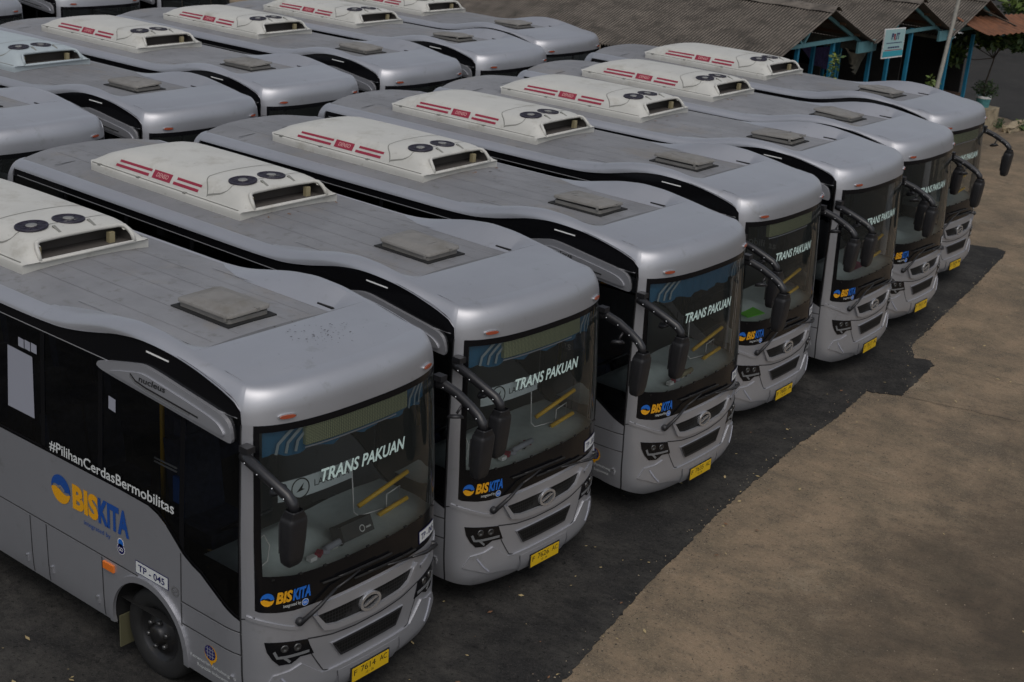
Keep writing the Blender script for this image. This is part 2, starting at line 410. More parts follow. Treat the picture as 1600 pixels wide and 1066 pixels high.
# ================================================================ BUS
LOW = [(1.15, 2.655), (1.165, 2.76), (1.23, 2.82), (1.30, 2.85), (1.45, 2.89), (1.68, 2.94), (1.89, 2.97), (2.11, 2.985), (2.27, 2.99), (2.41, 2.985), (2.65, 2.95), (2.84, 2.905), (3.04, 2.86), (3.24, 2.825), (3.4, 2.805), (3.66, 2.795), (3.94, 2.79), (7.97, 2.775), (8.0, 2.60), (20, 2.60)]
CREST = [(0, 2.945), (.5, 2.945), (.95, 2.93), (1.1, 2.925), (1.3, 2.93), (1.53, 2.955), (1.88, 3.01), (2.2, 3.055), (2.5, 3.065), (2.8, 3.03), (3.1, 2.965), (3.3, 2.92), (3.5, 2.89), (3.75, 2.875), (7.9, 2.865), (8.3, 2.84), (20, 2.83)]
def zlow(a): return 2.655 if a < 1.15 else stab(LOW, a) if a > 1.3 and a < 7.9 else tab(LOW, a)
def zcrest(a): return stab(CREST, a)
def zbot(a): return tab([(0, .215), (.55, .215), (.9, .235), (1.15, .30), (1.4, .34), (9, .35), (20, .36)], a)
ARC = (-2.23, .44, .455); ARR = (-6.18, .44, .455)     # wheel arches (q, z, r)
def side_profile(sgn):
    """lower edge of the body from front centre to rear, with wheel arches"""
    pts = [(a/100, zbot(a/100)) for a in range(0, 141, 5)]
    for (cq, cz, r) in (ARC, ARR):
        cq = -cq; dz = cz-.345; a = math.asin(dz/r)
        pts.append((cq-r*math.cos(a), .345))
        for i in range(1, 24):
            t = math.pi+a-(math.pi+2*a)*i/24; pts.append((cq+r*math.cos(t), cz+r*math.sin(t)))
        pts.append((cq+r*math.cos(a), .345))
    pts.append((QE, .36))
    return [(sgn*q, z) for q, z in pts]
MASKB = [(0, 1.105), (.55, 1.105), (.75, 1.10), (.87, 1.11), (1.03, 1.135), (1.06, 1.15)]   # lower edge of the front glass
BELT = [(1.15, 1.03), (1.57, 1.28), (1.66, 1.31), (1.78, 1.37), (1.86, 1.44), (1.99, 1.55), (2.08, 1.60), (2.20, 1.635), (2.6, 1.645), (4.25, 1.635), (7.97, 1.62)]
def sgn_poly(p, s): return [(s*a, b) for a, b in p]
RF = {}
def make_bus():
    root = empty('bus', (0, 0, 0))
    # ---- body: lower panels, pillars, rear
    b = MB()
    lowR = side_profile(-1); lowL = side_profile(1)
    top = []
    rear_top = [(QE, 2.60), (8.0, 2.60)]
    half_top = [(QE, 1.30), (7.97, 1.30)]
    for s in (-1, 1):
        bot = side_profile(s)
        t = [(0, 1.105)]+MASKB[1:]+[(1.06, 2.66), (1.15, 2.66)]+BELT+[(7.97, 2.775), (8.02, 2.61), (QE, 2.61)]
        poly = bot+[(s*q, z) for q, z in t[::-1]]
        b.patch(poly, 'silver')
    # wheel arch flares
    for s in (-1, 1):
        for cq, cz, r in (ARC, ARR):
            arc = [(s*(-cq)+(r+.03)*math.cos(R(a)), cz+(r+.03)*math.sin(R(a))) for a in range(-10, 191, 8)]
            b.strip(arc, .055, 'silver', .022, thick=.03)
    # seams
    for s in (-1, 1):
        q = lambda pts: [(s*abs(a), z) for a, z in pts]
        for line in ([(1.80, .94), (1.15, .94)], [(2.35, .94), (7.95, .94)], [(1.80, 1.37), (1.80, .36)], [(1.80, .74), (1.155, .74)],
                     [(1.155, .30), (1.155, 2.66)], [(2.83, .94), (2.83, .36)], [(3.62, .94), (3.62, .36)], [(3.86, .94), (3.86, .36)], [(5.2, .94), (5.2, .36)], [(6.9, .94), (6.9, .36)],
                     [(1.06, 1.09), (1.155, 1.06)]):
            b.strip(q(line), .011, 'seam', .0022)
            if abs(line[0][1]-line[1][1]) < .01: b.strip([(a, z-.009) for a, z in q(line)], .007, 'seam_light', .0024)  # pale line paints a highlight under each level seam
    # front relief
    for s in (-1, 1):
        b.strip([(s*.64, .82), (s*.60, .66), (s*.50, .485)], .010, 'seam', .0022)
        b.strip([(s*.50, .485), (s*.36, .44), (s*.33, .225)], .010, 'seam', .0022)
        b.strip(smoothpoly([(s*1.12, 1.09), (s*.95, 1.03), (s*.78, .955), (s*.68, .94)], 2, False), .028, 'silver', .012, thick=.014)
        # raised lower bumper corners
        b.patch([(s*.36, .46), (s*.52, .475), (s*.70, .62), (s*.80, .585), (s*.94, .57), (s*1.02, .46), (s*.90, .42), (s*.76, .36), (s*.62, .345), (s*.40, .30)], 'silver', .013, .016)
    b.strip([(-.64, .82), (-.4, .775), (-.15, .755), (.15, .755), (.4, .775), (.64, .82)], .012, 'seam', .0022)
    b.patch([(-.48, .47), (.48, .47), (.36, .43), (-.36, .43)], 'silver', .016, .02)
    b.patch([(-.36, .432), (.36, .432), (.34, .24), (-.34, .24)], 'silver', .018, .022)
    b.build('body', root)
    # ---- roof with front cap, side rails and raised fins
    b = MB()
    n_in = 9; PH = [math.pi/2*i/n_in for i in range(n_in+1)]
    qs = [0.0001]+[i*.06 for i in range(1, 20)]+[1.15, 1.155, 1.165, 1.19, 1.23, 1.265, 1.849, 1.85, 2.049, 2.05]+[1.3+i*.07 for i in range(1, 40) if i not in (8, 9, 10)]+[1.9, 1.95, 2.0]+[4.1+i*.35 for i in range(0, 12)]+[7.94, 7.985, 8.02]+[8.02+(QC-8.02)*i/6 for i in range(1, 6)]
    qs = sorted(set(round(v, 5) for v in qs if v < QC))
    def crestpt(q, s):
        x, y = raw(s*q, zlow(q)); wgt = ss(1.25*min(1, max(0, (x-NXS)/ND))); wr = ss(min(1, max(0, (-7.0-x)/.30)))
        return x-.235*wgt+.14*wr, y*(1-.125), zcrest(q)
    def prof(q, s):
        zc = zcrest(q); zl = zlow(q); zb = 2.655+(zc-.085-2.655)*ss((q-1.0)/.8); x1, y1, z1 = crestpt(q, s); out = []
        fr = ss((1.3-q)/.4); e = 1-.42*fr
        p0 = 0 if zl <= zb else math.asin(min(1, ((zl-zb)/(zc-zb)))**(1/e))
        if q > 7.9: zb = zl; p0 = 0
        for i in range(n_in+1):
            ph = p0+(math.pi/2-p0)*i/n_in
            if i == 0 and zl < zb: z = zl; h = 0
            else: h = 1-max(0, math.cos(ph))**e; z = zb+(zc-zb)*math.sin(ph)**e
            x0, y0 = raw(s*q, min(z, 2.9)); out.append((x0+(x1-x0)*h, y0+(y1-y0)*h, z))
        return out
    for s in (-1, 1):
        rows = [prof(q, s) for q in qs]
        if s > 0: rows = [r[::-1] for r in rows]
        b.grid(rows, 'silver')
        lip = [[Vector(S(s*q, zlow(q), .004)), Vector(S(s*q, zlow(q), -.03))] for q in qs if q > 1.14 and q < 8]
        b.grid(lip, 'silver', False)
    XC = -.60
    def zcapf(x, f, zr):
        cz = tab([(-1.2, 3.0), (-.97, 3.0), (-.75, 2.995), (-.6, 2.985), (-.45, 2.972), (-.3, 2.955), (-.2, 2.945)], x)
        return cz+(zr-cz)*abs(f)**2.6
    cols = [-1, -.955, -.92, -.87, -.83, -.785, -.72, -.6, -.4, -.2, 0, .2, .4, .6, .72, .785, .83, .87, .92, .955, 1]
    rows = []; hts = []
    for q in [v for v in qs if crestpt(v, 1)[0] < XC+.02]:
        xr, yr, zr = crestpt(q, 1); row = []; ht = []
        for f in cols:
            y = f*yr; zd = 2.925-.045*f*f
            if zr < zd: zd_ = zr+(zd-zr)*(1-abs(f)**6)
            else: zd_ = zd-(.012 if abs(f) > .99 and xr > -2.9 else 0)
            k = min(1, max(0, (xr+1.17)/.20))
            row.append((xr, y, zd_+(zcapf(xr, f, zr)-zd_)*k)); ht.append(zd_-zd)
        rows.append(row); hts.append(ht)
    # nose of the cap: lines from the rim back to x = XC
    qn = [v for v in qs if crestpt(v, 1)[0] >= XC-.02]
    rim = [crestpt(q, -1) for q in qn[::-1]]+[crestpt(q, 1) for q in qn[1:]]
    xr0, yr0, zr0 = rows[0][-1]
    grid = []; ym = max(abs(p[1]) for p in rim)
    for t in [0, .04, .1, .2, .35, .5, .65, .8, 1]:
        row = []
        for (x, y, z) in rim:
            f = y/ym; X = x+(rows[0][0][0]-x)*t; Y = y+(f*yr0-y)*t
            zt = zcapf(xr0, f, zr0); row.append((X, Y, z+(zt-z)*(math.sin(t*math.pi/2))))
        grid.append(row)
    b.grid(grid, 'silver')
    n1 = sum(1 for r in rows if r[0][0] > -.972); n2 = sum(1 for r in rows if r[0][0] > -1.172)
    b.grid(rows[:n1], 'silver')
    b.grid(rows[n1-1:n2], 'roof_step'); b.grid(rows[n2-1:], 'roof_grey')
    # inner faces of the raised fins
    for sg in (-1, 1):
        fr_ = []
        for q in qs:
            xr, yr, zr = crestpt(q, 1)
            if not -3.0 < xr < -.955: continue
            a = ss((xr+2.95)/.75); yb = yr-.012-(yr-.012-.70)*a; f = yb/yr; zd = 2.925-.045*f*f+.001
            k = min(1, max(0, (xr+1.17)/.20)); zd = zd+(zcapf(xr, f, zr)-zd)*k+.001*k; zd = min(zd, zr)
            fr_.append([(xr, sg*(yr+(yb-yr)*t), zr+(zd-zr)*(t**1.15)) for t in (0, .2, .4, .6, .8, 1)])
        b.grid(fr_, 'silver')
    # close front and rear
    def zdeck(y): return 2.925-.045*(y/.9)**2
    for y in (-.52, -.26, 0.0, .26, .52):
        b.add([(-7.0, y-.004, zdeck(y)+.003), (-7.0, y+.004, zdeck(y)+.003), (-1.22, y+.004, zdeck(y)+.003), (-1.22, y-.004, zdeck(y)+.003)], [(0, 3, 2, 1)], 'seam_light')
    b.add([(-6.55, -.86, 2.892), (-6.55, .86, 2.892), (-6.565, .86, 2.892), (-6.565, -.86, 2.892), (-6.55, 0, 2.929), (-6.565, 0, 2.929)], [(0, 4, 5, 3), (4, 1, 2, 5)], 'seam')
    for s in (-1, 1):
        b.box((-1.22, s*.735, 2.918), (.26, .02, .03), 'black_matt')
        b.add([(-2.7, s*.725, 2.905), (-2.7, s*.715, 2.907), (-1.3, s*.715, 2.907), (-1.3, s*.725, 2.912)], [(0, 1, 2, 3)], 'seam_light')
    b.build('roof', root, sharp=24)
    # ---- black band under the rail, pillars between panes
    b = MB()
    for s in (-1, 1):
        qq = [1.152, 1.165, 1.19, 1.23, 1.265]+[1.3+i*.1 for i in range(29)]+[4.4+i*.5 for i in range(8)]+[7.965]
        up_ = [(s*a, zlow(a)+.004) for a in qq]
        b.patch(up_+[(s*7.965, 2.70), (s*1.152, 2.70)], 'black_gloss', -.012)
        b.patch([(s*1.152, 1.03)]+[(s*a, z) for a, z in BELT[1:]]+[(s*7.97, 1.645)]+[(s*a, z+.03) for a, z in BELT[:0:-1]]+[(s*1.175, 1.075), (s*1.175, 2.70), (s*1.152, 2.70)], 'black_gloss', -.010)
        for q0 in (1.80, 2.83, 3.62, 4.75, 5.85, 6.95):
            zb = tab(BELT, q0)+.01
            b.patch([(s*(q0-.03), zb), (s*(q0+.03), zb), (s*(q0+.03), 2.71), (s*(q0-.03), 2.71)], 'black_gloss', -.010)
        b.strip([(s*1.2, 2.70), (s*7.9, 2.705)], .008, 'seam_light', -.007, step=.3)
        b.patch([(s*2.0, 2.90), (s*2.27, 2.905), (s*2.27, 2.917), (s*2.0, 2.912)], 'white', -.006, .004)
    b.build('window_band', root)
    # ---- panes
    for s in (-1, 1):
        cuts = [1.175, 1.77, 1.83, 2.80, 2.86, 3.59, 3.65, 4.72, 4.78, 5.82, 5.88, 6.92, 6.98, 7.95]
        for a, e in zip(cuts[::2], cuts[1::2]):
            nq = [a+(e-a)*i/10 for i in range(11)]
            poly = [(s*q, tab(BELT, q)+.03) for q in nq]+[(s*e, 2.705), (s*a, 2.705)]
            MB().patch(poly, 'glass_side', -.014).build('side_window', root)
    # ---- boomerang trim
    BOOM = [(2.845, 2.655), (2.82, 2.685), (2.34, 2.795), (2.25, 2.805), (2.12, 2.795), (1.74, 2.745), (1.37, 2.70), (1.28, 2.665), (1.235, 2.60), (1.22, 2.505), (1.27, 2.50), (1.57, 2.525), (2.2, 2.575), (2.75, 2.615), (2.835, 2.635)]
    BIN = [(2.70, 2.645), (2.32, 2.735), (2.24, 2.74), (2.12, 2.73), (1.74, 2.685), (1.42, 2.64), (1.33, 2.60), (1.285, 2.545), (1.35, 2.54), (1.6, 2.56), (2.2, 2.605), (2.6, 2.635)]
    for s in (-1, 1):
        o_ = smoothpoly(sgn_poly(BOOM, s), 1); b = MB()
        b.patch(o_, 'silver', .02, .045); b.patch(smoothpoly(sgn_poly(BIN, s), 2), 'silver', .034, .016)
        b.strip(sgn_poly([(2.40, 2.705), (2.33, 2.665), (2.2, 2.645), (1.58, 2.60)], s), .014, 'black_matt', .036)
        b.strip(sgn_poly([(2.40, 2.69), (2.33, 2.650), (2.2, 2.630), (1.68, 2.592)], s), .016, 'chrome', .037)
        o = b.build('side_trim', root)
        if s < 0: MB().text('nucleus', S, -2.29, 2.672, .32, .05, 'ink', .02, .1, .0365).build('lettering', o)
    # ---- windshield
    b = MB()
    WT = 2.652
    cl = [(-1.0, 1.44), (-.74, 1.405), (-.31, 1.40), (.31, 1.40), (.74, 1.405), (1.0, 1.44)]
    b.patch(cl+[(1.015, 2.60), (-1.015, 2.60)], 'glass_front', -.004)
    ws = b.build('windshield', root)
    b = MB()
    fr = [(q, z) for q, z in MASKB]; bot = [(-q, z) for q, z in fr[::-1]]+fr[1:]
    b.patch(bot+[(1.058, 1.46)]+cl[::-1]+[(-1.058, 1.46)], 'black_gloss', -.002)
    for s in (-1, 1): b.patch([(s*1.0, 1.435), (s*1.058, 1.455), (s*1.058, WT), (s*1.015, 2.60)], 'black_gloss', -.002)
    b.patch([(-1.058, WT), (-1.015, 2.598), (1.015, 2.598), (1.058, WT)], 'black_gloss', -.002)
    b.build('mask', ws)
    MB().text('TRANS PAKUAN', S, -.50, 2.115, .94, .105, 'mint', .024, .25, .003).build('lettering', ws)
    b = MB(); logo_bis(b, S, -1.02, 1.19, .42, .10, front=True); b.build('logo', ws)
    for i in range(9): MB().box((S(-.92+i*.23, 1.40, -.006)), (.02, .03, .012), 'ink').build('clip', ws)
    # ---- grille, lower grille, emblem
    b = MB()
    gp = [(-.535, .99), (.535, .99), (.50, .915), (.36, .865), (0, .85), (-.36, .865), (-.48, .885)]
    b.patch(gp, 'grille', .004)
    u = [(-.60, 1.02), (-.50, .855), (-.38, .822), (0, .80), (.38, .822), (.50, .855), (.60, 1.02)]
    ui = [(-.55, 1.0), (-.47, .893), (-.36, .868), (0, .851), (.36, .868), (.47, .893), (.55, 1.0)]
    b.patch(u+ui[::-1], 'silver', .030, .034)
    b.patch([(-.54, 1.085), (.54, 1.085), (.545, .995), (-.545, .995)], 'silver', .012, .016)
    g = b.build('grille', root)
    b = MB()
    ex, ez = 0, .92
    f = lambda q, z, o: S(q, z, o)
    o_ = circ(ex, ez, .118, 28, .078); i_ = circ(ex, ez, .092, 28, .055)
    for off, th in ((.034, 0),): b.ring(o_, i_, 'chrome', f, off)
    n = len(o_)
    for P, sg in ((o_, 1), (i_, -1)):
        b.add([f(p[0], p[1], .034) for p in P]+[f(p[0], p[1], .006) for p in P], [(i, (i+1) % n, (i+1) % n+n, i+n) for i in range(n)], 'chrome')
    b.patch([(-.088, .906), (-.06, .894), (.088, .934), (.06, .946)], 'chrome', .033, .02)
    b.build('emblem', g)
    b = MB()
    b.patch([(-.42, .70), (.42, .70), (.33, .555), (-.33, .555)], 'silver', .012, .014)
    b.patch([(-.395, .688), (.395, .688), (.315, .567), (-.315, .567)], 'grille', .0145)
    b.strip([(-.40, .69), (.40, .69), (.318, .563), (-.318, .563)], .016, 'black_plastic', .018, closed=True, thick=.01)
    b.build('lower_grille', root)
    # ---- headlights
    for s in (-1, 1):
        H = [(1.00, .875), (.645, .82), (.585, .675), (.71, .685), (.79, .645), (.89, .655), (.945, .715), (.985, .79)]
        b = MB(); b.patch(sgn_poly(H, s), 'black_gloss', .006, .01)
        for qq, zz in ((.845, .795), (.735, .782)):
            b.lathe([(.034, .0), (.034, .008), (.026, .012), (.018, .006), (0.002, .002)], S(s*qq, zz, .006), Vector(S(s*qq, zz, .1))-Vector(S(s*qq, zz, 0)), 'lens', 14)
        o = b.build('headlight', root)
        b = MB()
        b.strip(sgn_poly([(.93, .785), (.905, .725), (.84, .718), (.63, .712)], s), .022, 'drl', .010, thick=.006)
        b.strip(sgn_poly([(.85, .716), (.80, .665)], s), .020, 'drl', .010, thick=.006)
        b.build('light_guide', o)
        b = MB(); b.strip(sgn_poly([(.88, .545), (.82, .455), (.755, .385)], s), .015, 'sticker', .020, thick=.012); b.build('running_light', root)
    # ---- roof marker lamps
    for s in (-1, 1):
        b = MB(); x, y, z = (-.095, s*.755, 2.715)
        def mk(u, v, o, s=s): return S(s*.80+u, 2.712+v, .012+o)
        b.patch(smoothpoly([(s*.80-.075, 2.692), (s*.80+.075, 2.692), (s*.80+.075, 2.732), (s*.80-.075, 2.732)], 2), 'chrome', .014, .03)
        b.patch(smoothpoly([(s*.80-.064, 2.698), (s*.80+.064, 2.698), (s*.80+.064, 2.726), (s*.80-.064, 2.726)], 2), 'lamp_red', .022, .01)
        b.build('marker_lamp', root)
    # ---- side lamps, handles (both sides)
    for s in (-1, 1):
        b = MB(); b.patch(sgn_poly([(2.80, .905), (2.66, .905), (2.66, .84), (2.80, .84)], s), 'orange', .018, .02); b.build('side_lamp', root)
        for qq, zz in ((3.94, .47), (3.56, .5), (2.91, .48), (1.74, .48), (1.22, .49)):
            b = MB(); b.patch(sgn_poly([(qq-.012, zz-.035), (qq+.012, zz-.035), (qq+.012, zz+.035), (qq-.012, zz+.035)], s), 'silver', .012, .014)
            b.patch(sgn_poly([(qq-.012, zz+.01), (qq+.012, zz+.01), (qq+.012, zz+.035), (qq-.012, zz+.035)], s), 'chrome', .018, .01)
            b.build('latch', root)
    # ---- right side graphics
    b = MB(); b.text('#PilihanCerdasBermobilitas', S, -3.52, 1.665, 1.64, .105, 'lettering_white', .012, 0, .0).build('lettering', root)
    b = MB(); logo_bis(b, S, -3.51, 1.235, 1.07, .235, front=False)
    b.text('integrated by', S, -3.06, 1.13, .36, .055, 'blue', 0, 0, .004)
    b.build('side_logo', root)
    b = MB(); ex, ez = -1.45, .61
    b.flat(circ(ex, ez, .075, 24), S, 'yellow', .003); b.flat(circ(ex-.006, ez+.008, .066, 24), S, 'navy', .004)
    for k in (-.03, 0, .03):
        b.strip([(ex-.055, ez+.008+k), (ex+.045, ez+.008+k)], .005, 'sticker', .005); b.strip([(ex-.006+k, ez-.045), (ex-.006+k, ez+.06)], .005, 'sticker', .005)
    b.flat([(ex-.03, ez-.06), (ex+.03, ez-.06), (ex+.01, ez-.11)], S, 'yellow', .003)
    b.build('ministry_emblem', root); b = MB()
    b.text('Kementerian Perhubungan', S, -1.70, .475, .50, .042, 'lettering_white', 0, 0, .003)
    b.text('Republik Indonesia', S, -1.62, .415, .36, .042, 'lettering_white', 0, 0, .003)
    b.build('lettering', root)
    b = MB(); b.ring(circ(-1.87, 1.0, .045, 20), circ(-1.87, 1.0, .033, 20), 'chrome', S, .008); b.strip([(-1.90, .985), (-1.84, 1.015)], .014, 'chrome', .008); b.build('badge', root)
    b = MB(); b.patch([(-4.13, 1.88), (-3.74, 1.88), (-3.76, 2.43), (-4.12, 2.44)], 'sticker', -.008, gq=[-20, 20], gz=[-1, 1.9, 2.2, 2.6, 3])
    b.build('notice', root); b = MB()
    for k in range(3): b.patch([(-3.96+k*.092, 2.475), (-3.88+k*.092, 2.47), (-3.88+k*.092, 2.55), (-3.96+k*.092, 2.555)], 'sticker', -.008)
    b.build('notice', root); b = MB()
    b.patch([(-2.72, 2.30), (-2.63, 2.29), (-2.63, 2.40), (-2.72, 2.41)], 'sticker', -.008)
    b.build('notice', root)
    # ---- wheels
    for x, dual in ((-1.345, 0), (-5.30, 1)):
        for s in (-1, 1):
            y = s*(1.03-.02); ax = (0, s, 0)
            tyre = MB().lathe([(.20, -.24), (.36, -.235), (.395, -.21), (.402, -.17), (.402, -.05), (.392, -.012), (.365, .004), (.30, .006), (.245, -.012), (.235, -.03)], (x, y, .402), ax, 'rubber', 36)
            for k in range(3): tyre.lathe([(.4035, -.19+k*.05), (.4035, -.185+k*.05)], (x, y, .402), ax, 'black_matt', 36)
            wh = tyre.build('wheel', root)
            r = MB()
            if dual: r.lathe([(.245, -.015), (.232, -.03), (.22, -.15), (.12, -.16), (.11, -.05), (.0, -.05)], (x, y, .402), ax, 'rim', 28)
            else: r.lathe([(.245, -.012), (.232, -.02), (.215, -.055), (.17, -.045), (.15, -.02), (.085, -.018), (.08, .015), (.06, .03), (0, .032)], (x, y, .402), ax, 'rim', 28)
            for k in range(6):
                a = 2*math.pi*k/6+.3; r.lathe([(.022, -.03), (.022, .012), (.012, .02), (0, .02)], (x+.12*math.cos(a), y, .402+.12*math.sin(a)), ax, 'lens', 8)
            r.build('rim', wh)
            # liner and flap
    for x in (-1.345, -5.30):
        for s in (-1, 1):
            rows = [[(x+.47*math.cos(R(a)), s*1.07, .44+.47*math.sin(R(a))), (x+.47*math.cos(R(a)), s*.7, .44+.47*math.sin(R(a)))] for a in range(-10, 191, 10)]
            MB().grid(rows, 'black_matt').build('wheel_liner', root)
            MB().box((x-.44, s*.93, .26), (.015, .26, .30), 'mud').build('mud_flap', root)
    # ---- chassis and cabin lining
    b = MB(); b.box((-3.8, 0, .47), (6.6, 1.4, .22), 'black_matt'); b.box((-1.345, 0, .40), (.12, 1.5, .12), 'black_matt'); b.box((-5.3, 0, .40), (.16, 1.5, .16), 'black_matt')
    b.add([(-7.25, -1.05, .6), (-7.25, 1.05, .6), (-.35, 1.05, .6), (-.35, -1.05, .6)], [(0, 1, 2, 3)], 'black_matt'); b.build('chassis', root)
    b = MB(); X0, X1, Y, Z0, Z1 = -7.2, -.30, 1.0, .82, 2.66
    b.add([(X0, -Y, Z0), (X1, -Y, Z0), (X1, Y, Z0), (X0, Y, Z0), (X0, -Y, Z1), (X1, -Y, Z1), (X1, Y, Z1), (X0, Y, Z1), (X0, -Y, 1.6), (-2.1, -Y, 1.6), (X0, Y, 1.6), (-2.1, Y, 1.6), (-2.1, -Y, Z0), (-2.1, Y, Z0)],
          [(0, 1, 2, 3), (4, 7, 6, 5), (0, 3, 7, 4), (0, 12, 9, 8), (3, 10, 11, 13)], 'lining')
    b.build('cabin_lining', root)
    # ---- mirrors
    for s in (-1, 1):
        b = MB()
        arm = [(-.235, s*1.065, 2.44), (-.16, s*1.085, 2.435), (-.02, s*1.09, 2.395), (.13, s*1.08, 2.335), (.235, s*1.065, 2.285), (.285, s*1.06, 2.24), (.305, s*1.06, 2.17)]
        b.tube(arm, [.043, .044, .043, .042, .043, .043, .040], 'arm_grey', 10)
        b.box((-.205, s*1.06, 2.50), (.09, .08, .05), 'black_plastic')
        for i in range(1, 5): b.lathe([(.007, 0), (.006, .006), (0, .007)], Vector(arm[i])+Vector((.02, -.056, .0)), (0, -1, 0), 'chrome', 6)
        m_ = b.build('mirror', root)
        b = MB(); secs = [(2.20, .068, .062), (2.185, .078, .07), (2.18, .074, .066), (2.16, .092, .078), (2.155, .088, .074), (2.135, .105, .085), (2.10, .112, .088), (1.95, .110, .084), (1.80, .102, .076), (1.735, .092, .066), (1.71, .07, .05)]
        rows = []
        for z, hy, hx in secs:
            hy *= .80; hx *= .80; z = 2.2-(2.2-z)*.92; xx = .305-(2.2-z)*.05; row = []
            for k in range(25):
                a = 2*math.pi*k/24; ca, sa = math.cos(a), math.sin(a)
                row.append((xx+hx*math.copysign(abs(ca)**.4, ca), s*1.06+hy*math.copysign(abs(sa)**.4, sa), z))
            rows.append(row)
        b.grid(rows, 'black_plastic'); b.add(rows[-1][:-1], [tuple(range(24))], 'black_plastic')
        hd = b.build('mirror_housing', m_)
        MB().add([(.215, s*1.06-.068, 2.09), (.205, s*1.06+.068, 2.09), (.215, s*1.06+.064, 1.83), (.215, s*1.06-.064, 1.83)], [(0, 1, 2, 3)], 'chrome').build('mirror_glass', hd)
        # small kerb mirror under the arm
        b = MB(); b.tube([(.06, s*1.05, 2.33), (.05, s*1.0, 2.27)], .012, 'black_plastic', 6)
        b.lathe([(.0, -.03), (.05, -.028), (.07, -.01), (.072, .005), (.0, .006)], (.05, s*.985, 2.235), (.3, -s*.3, -.9), 'black_plastic', 14); b.build('kerb_mirror', m_)
    # ---- wipers
    for pv, el, tip, bl in (((-.71, 1.0), (-.39, 1.19), (-.12, 1.245), ((-.50, 1.265), (.26, 1.245))), ((.93, 1.03), (.50, 1.12), (.20, 1.165), ((-.17, 1.185), (.58, 1.15)))):
        b = MB()
        b.lathe([(.035, 0), (.035, .03), (.02, .045), (0, .046)], S(*pv, .0), Vector(S(*pv, .1))-Vector(S(*pv, 0)), 'black_plastic', 12)
        b.tube([S(*pv, .035), S(pv[0]+(el[0]-pv[0])*.5, pv[1]+(el[1]-pv[1])*.5, .045), S(*el, .04)], [.022, .017, .011], 'black_plastic', 6)
        b.tube([S(*el, .04), S((el[0]+tip[0])/2, (el[1]+tip[1])/2, .035), S(*tip, .024)], [.010, .009, .008], 'black_plastic', 6)
        wp = b.build('wiper', root)
        b = MB(); b.tube([S(q, z, .016) for q, z in dens(list(bl), .1, False)], .010, 'black_matt', 5)
        b.tube([S(q, z+.012, .022) for q, z in dens([(bl[0][0]*.8+bl[1][0]*.2, bl[0][1]*.8+bl[1][1]*.2), (bl[0][0]*.2+bl[1][0]*.8, bl[0][1]*.2+bl[1][1]*.8)], .1, False)], .006, 'rim', 5); b.build('blade', wp)
    # ---- air conditioner
    ac = make_ac(root)
    # ---- roof hatch
    b = MB(); hx0, hx1, hy = -2.074, -1.346, .262
    b.box(((hx0+hx1)/2, 0, 2.928), (hx1-hx0, 2*hy, .012), 'black_matt')
    def rr_loop(x0, x1, y1, r, z, n=5):
        o = []
        for cx, cy, a0 in ((x1-r, y1-r, 0), (x0+r, y1-r, 90), (x0+r, -y1+r, 180), (x1-r, -y1+r, 270)):
            for i in range(n): a = R(a0+90*i/(n-1)); o.append((cx+r*math.cos(a), cy+r*math.sin(a), z))
        return o
    def loft(loops, m, cap=True):
        n = len(loops[0]); b.add([p for l in loops for p in l], [(i*n+k, i*n+(k+1) % n, (i+1)*n+(k+1) % n, (i+1)*n+k) for i in range(len(loops)-1) for k in range(n)], m, True)
        if cap: b.add(loops[-1], [tuple(range(n))], m)
    loft([rr_loop(hx0+.05, hx1-.05, hy-.045, .03, z) for z in (2.93, 2.972)], 'hatch_grey')
    loft([rr_loop(hx0+.06, hx1-.07, hy-.06, .03, z) for z in (2.972, 2.985)], 'black_matt')
    ht = b.build('roof_hatch', root)
    b = MB()
    loft([rr_loop(hx0+.03, hx1-.03, hy-.028, .05, 2.984), rr_loop(hx0+.03, hx1-.03, hy-.028, .05, 3.006), rr_loop(hx0+.04, hx1-.04, hy-.04, .045, 3.012), rr_loop(hx0+.10, hx1-.10, hy-.085, .05, 3.014), rr_loop(hx0+.13, hx1-.14, hy-.11, .06, 3.032), rr_loop(hx0+.18, hx1-.20, hy-.15, .06, 3.038)], 'hatch_grey')
    b.box((hx1-.05, .08, 2.998), (.05, .03, .03), 'hatch_grey'); b.box((hx1-.08, -hy+.04, 2.98), (.03, .02, .05), 'hatch_grey'); b.box((hx1-.08, hy-.08, 2.98), (.03, .02, .05), 'hatch_grey')
    b.build('lid', ht)
    return root
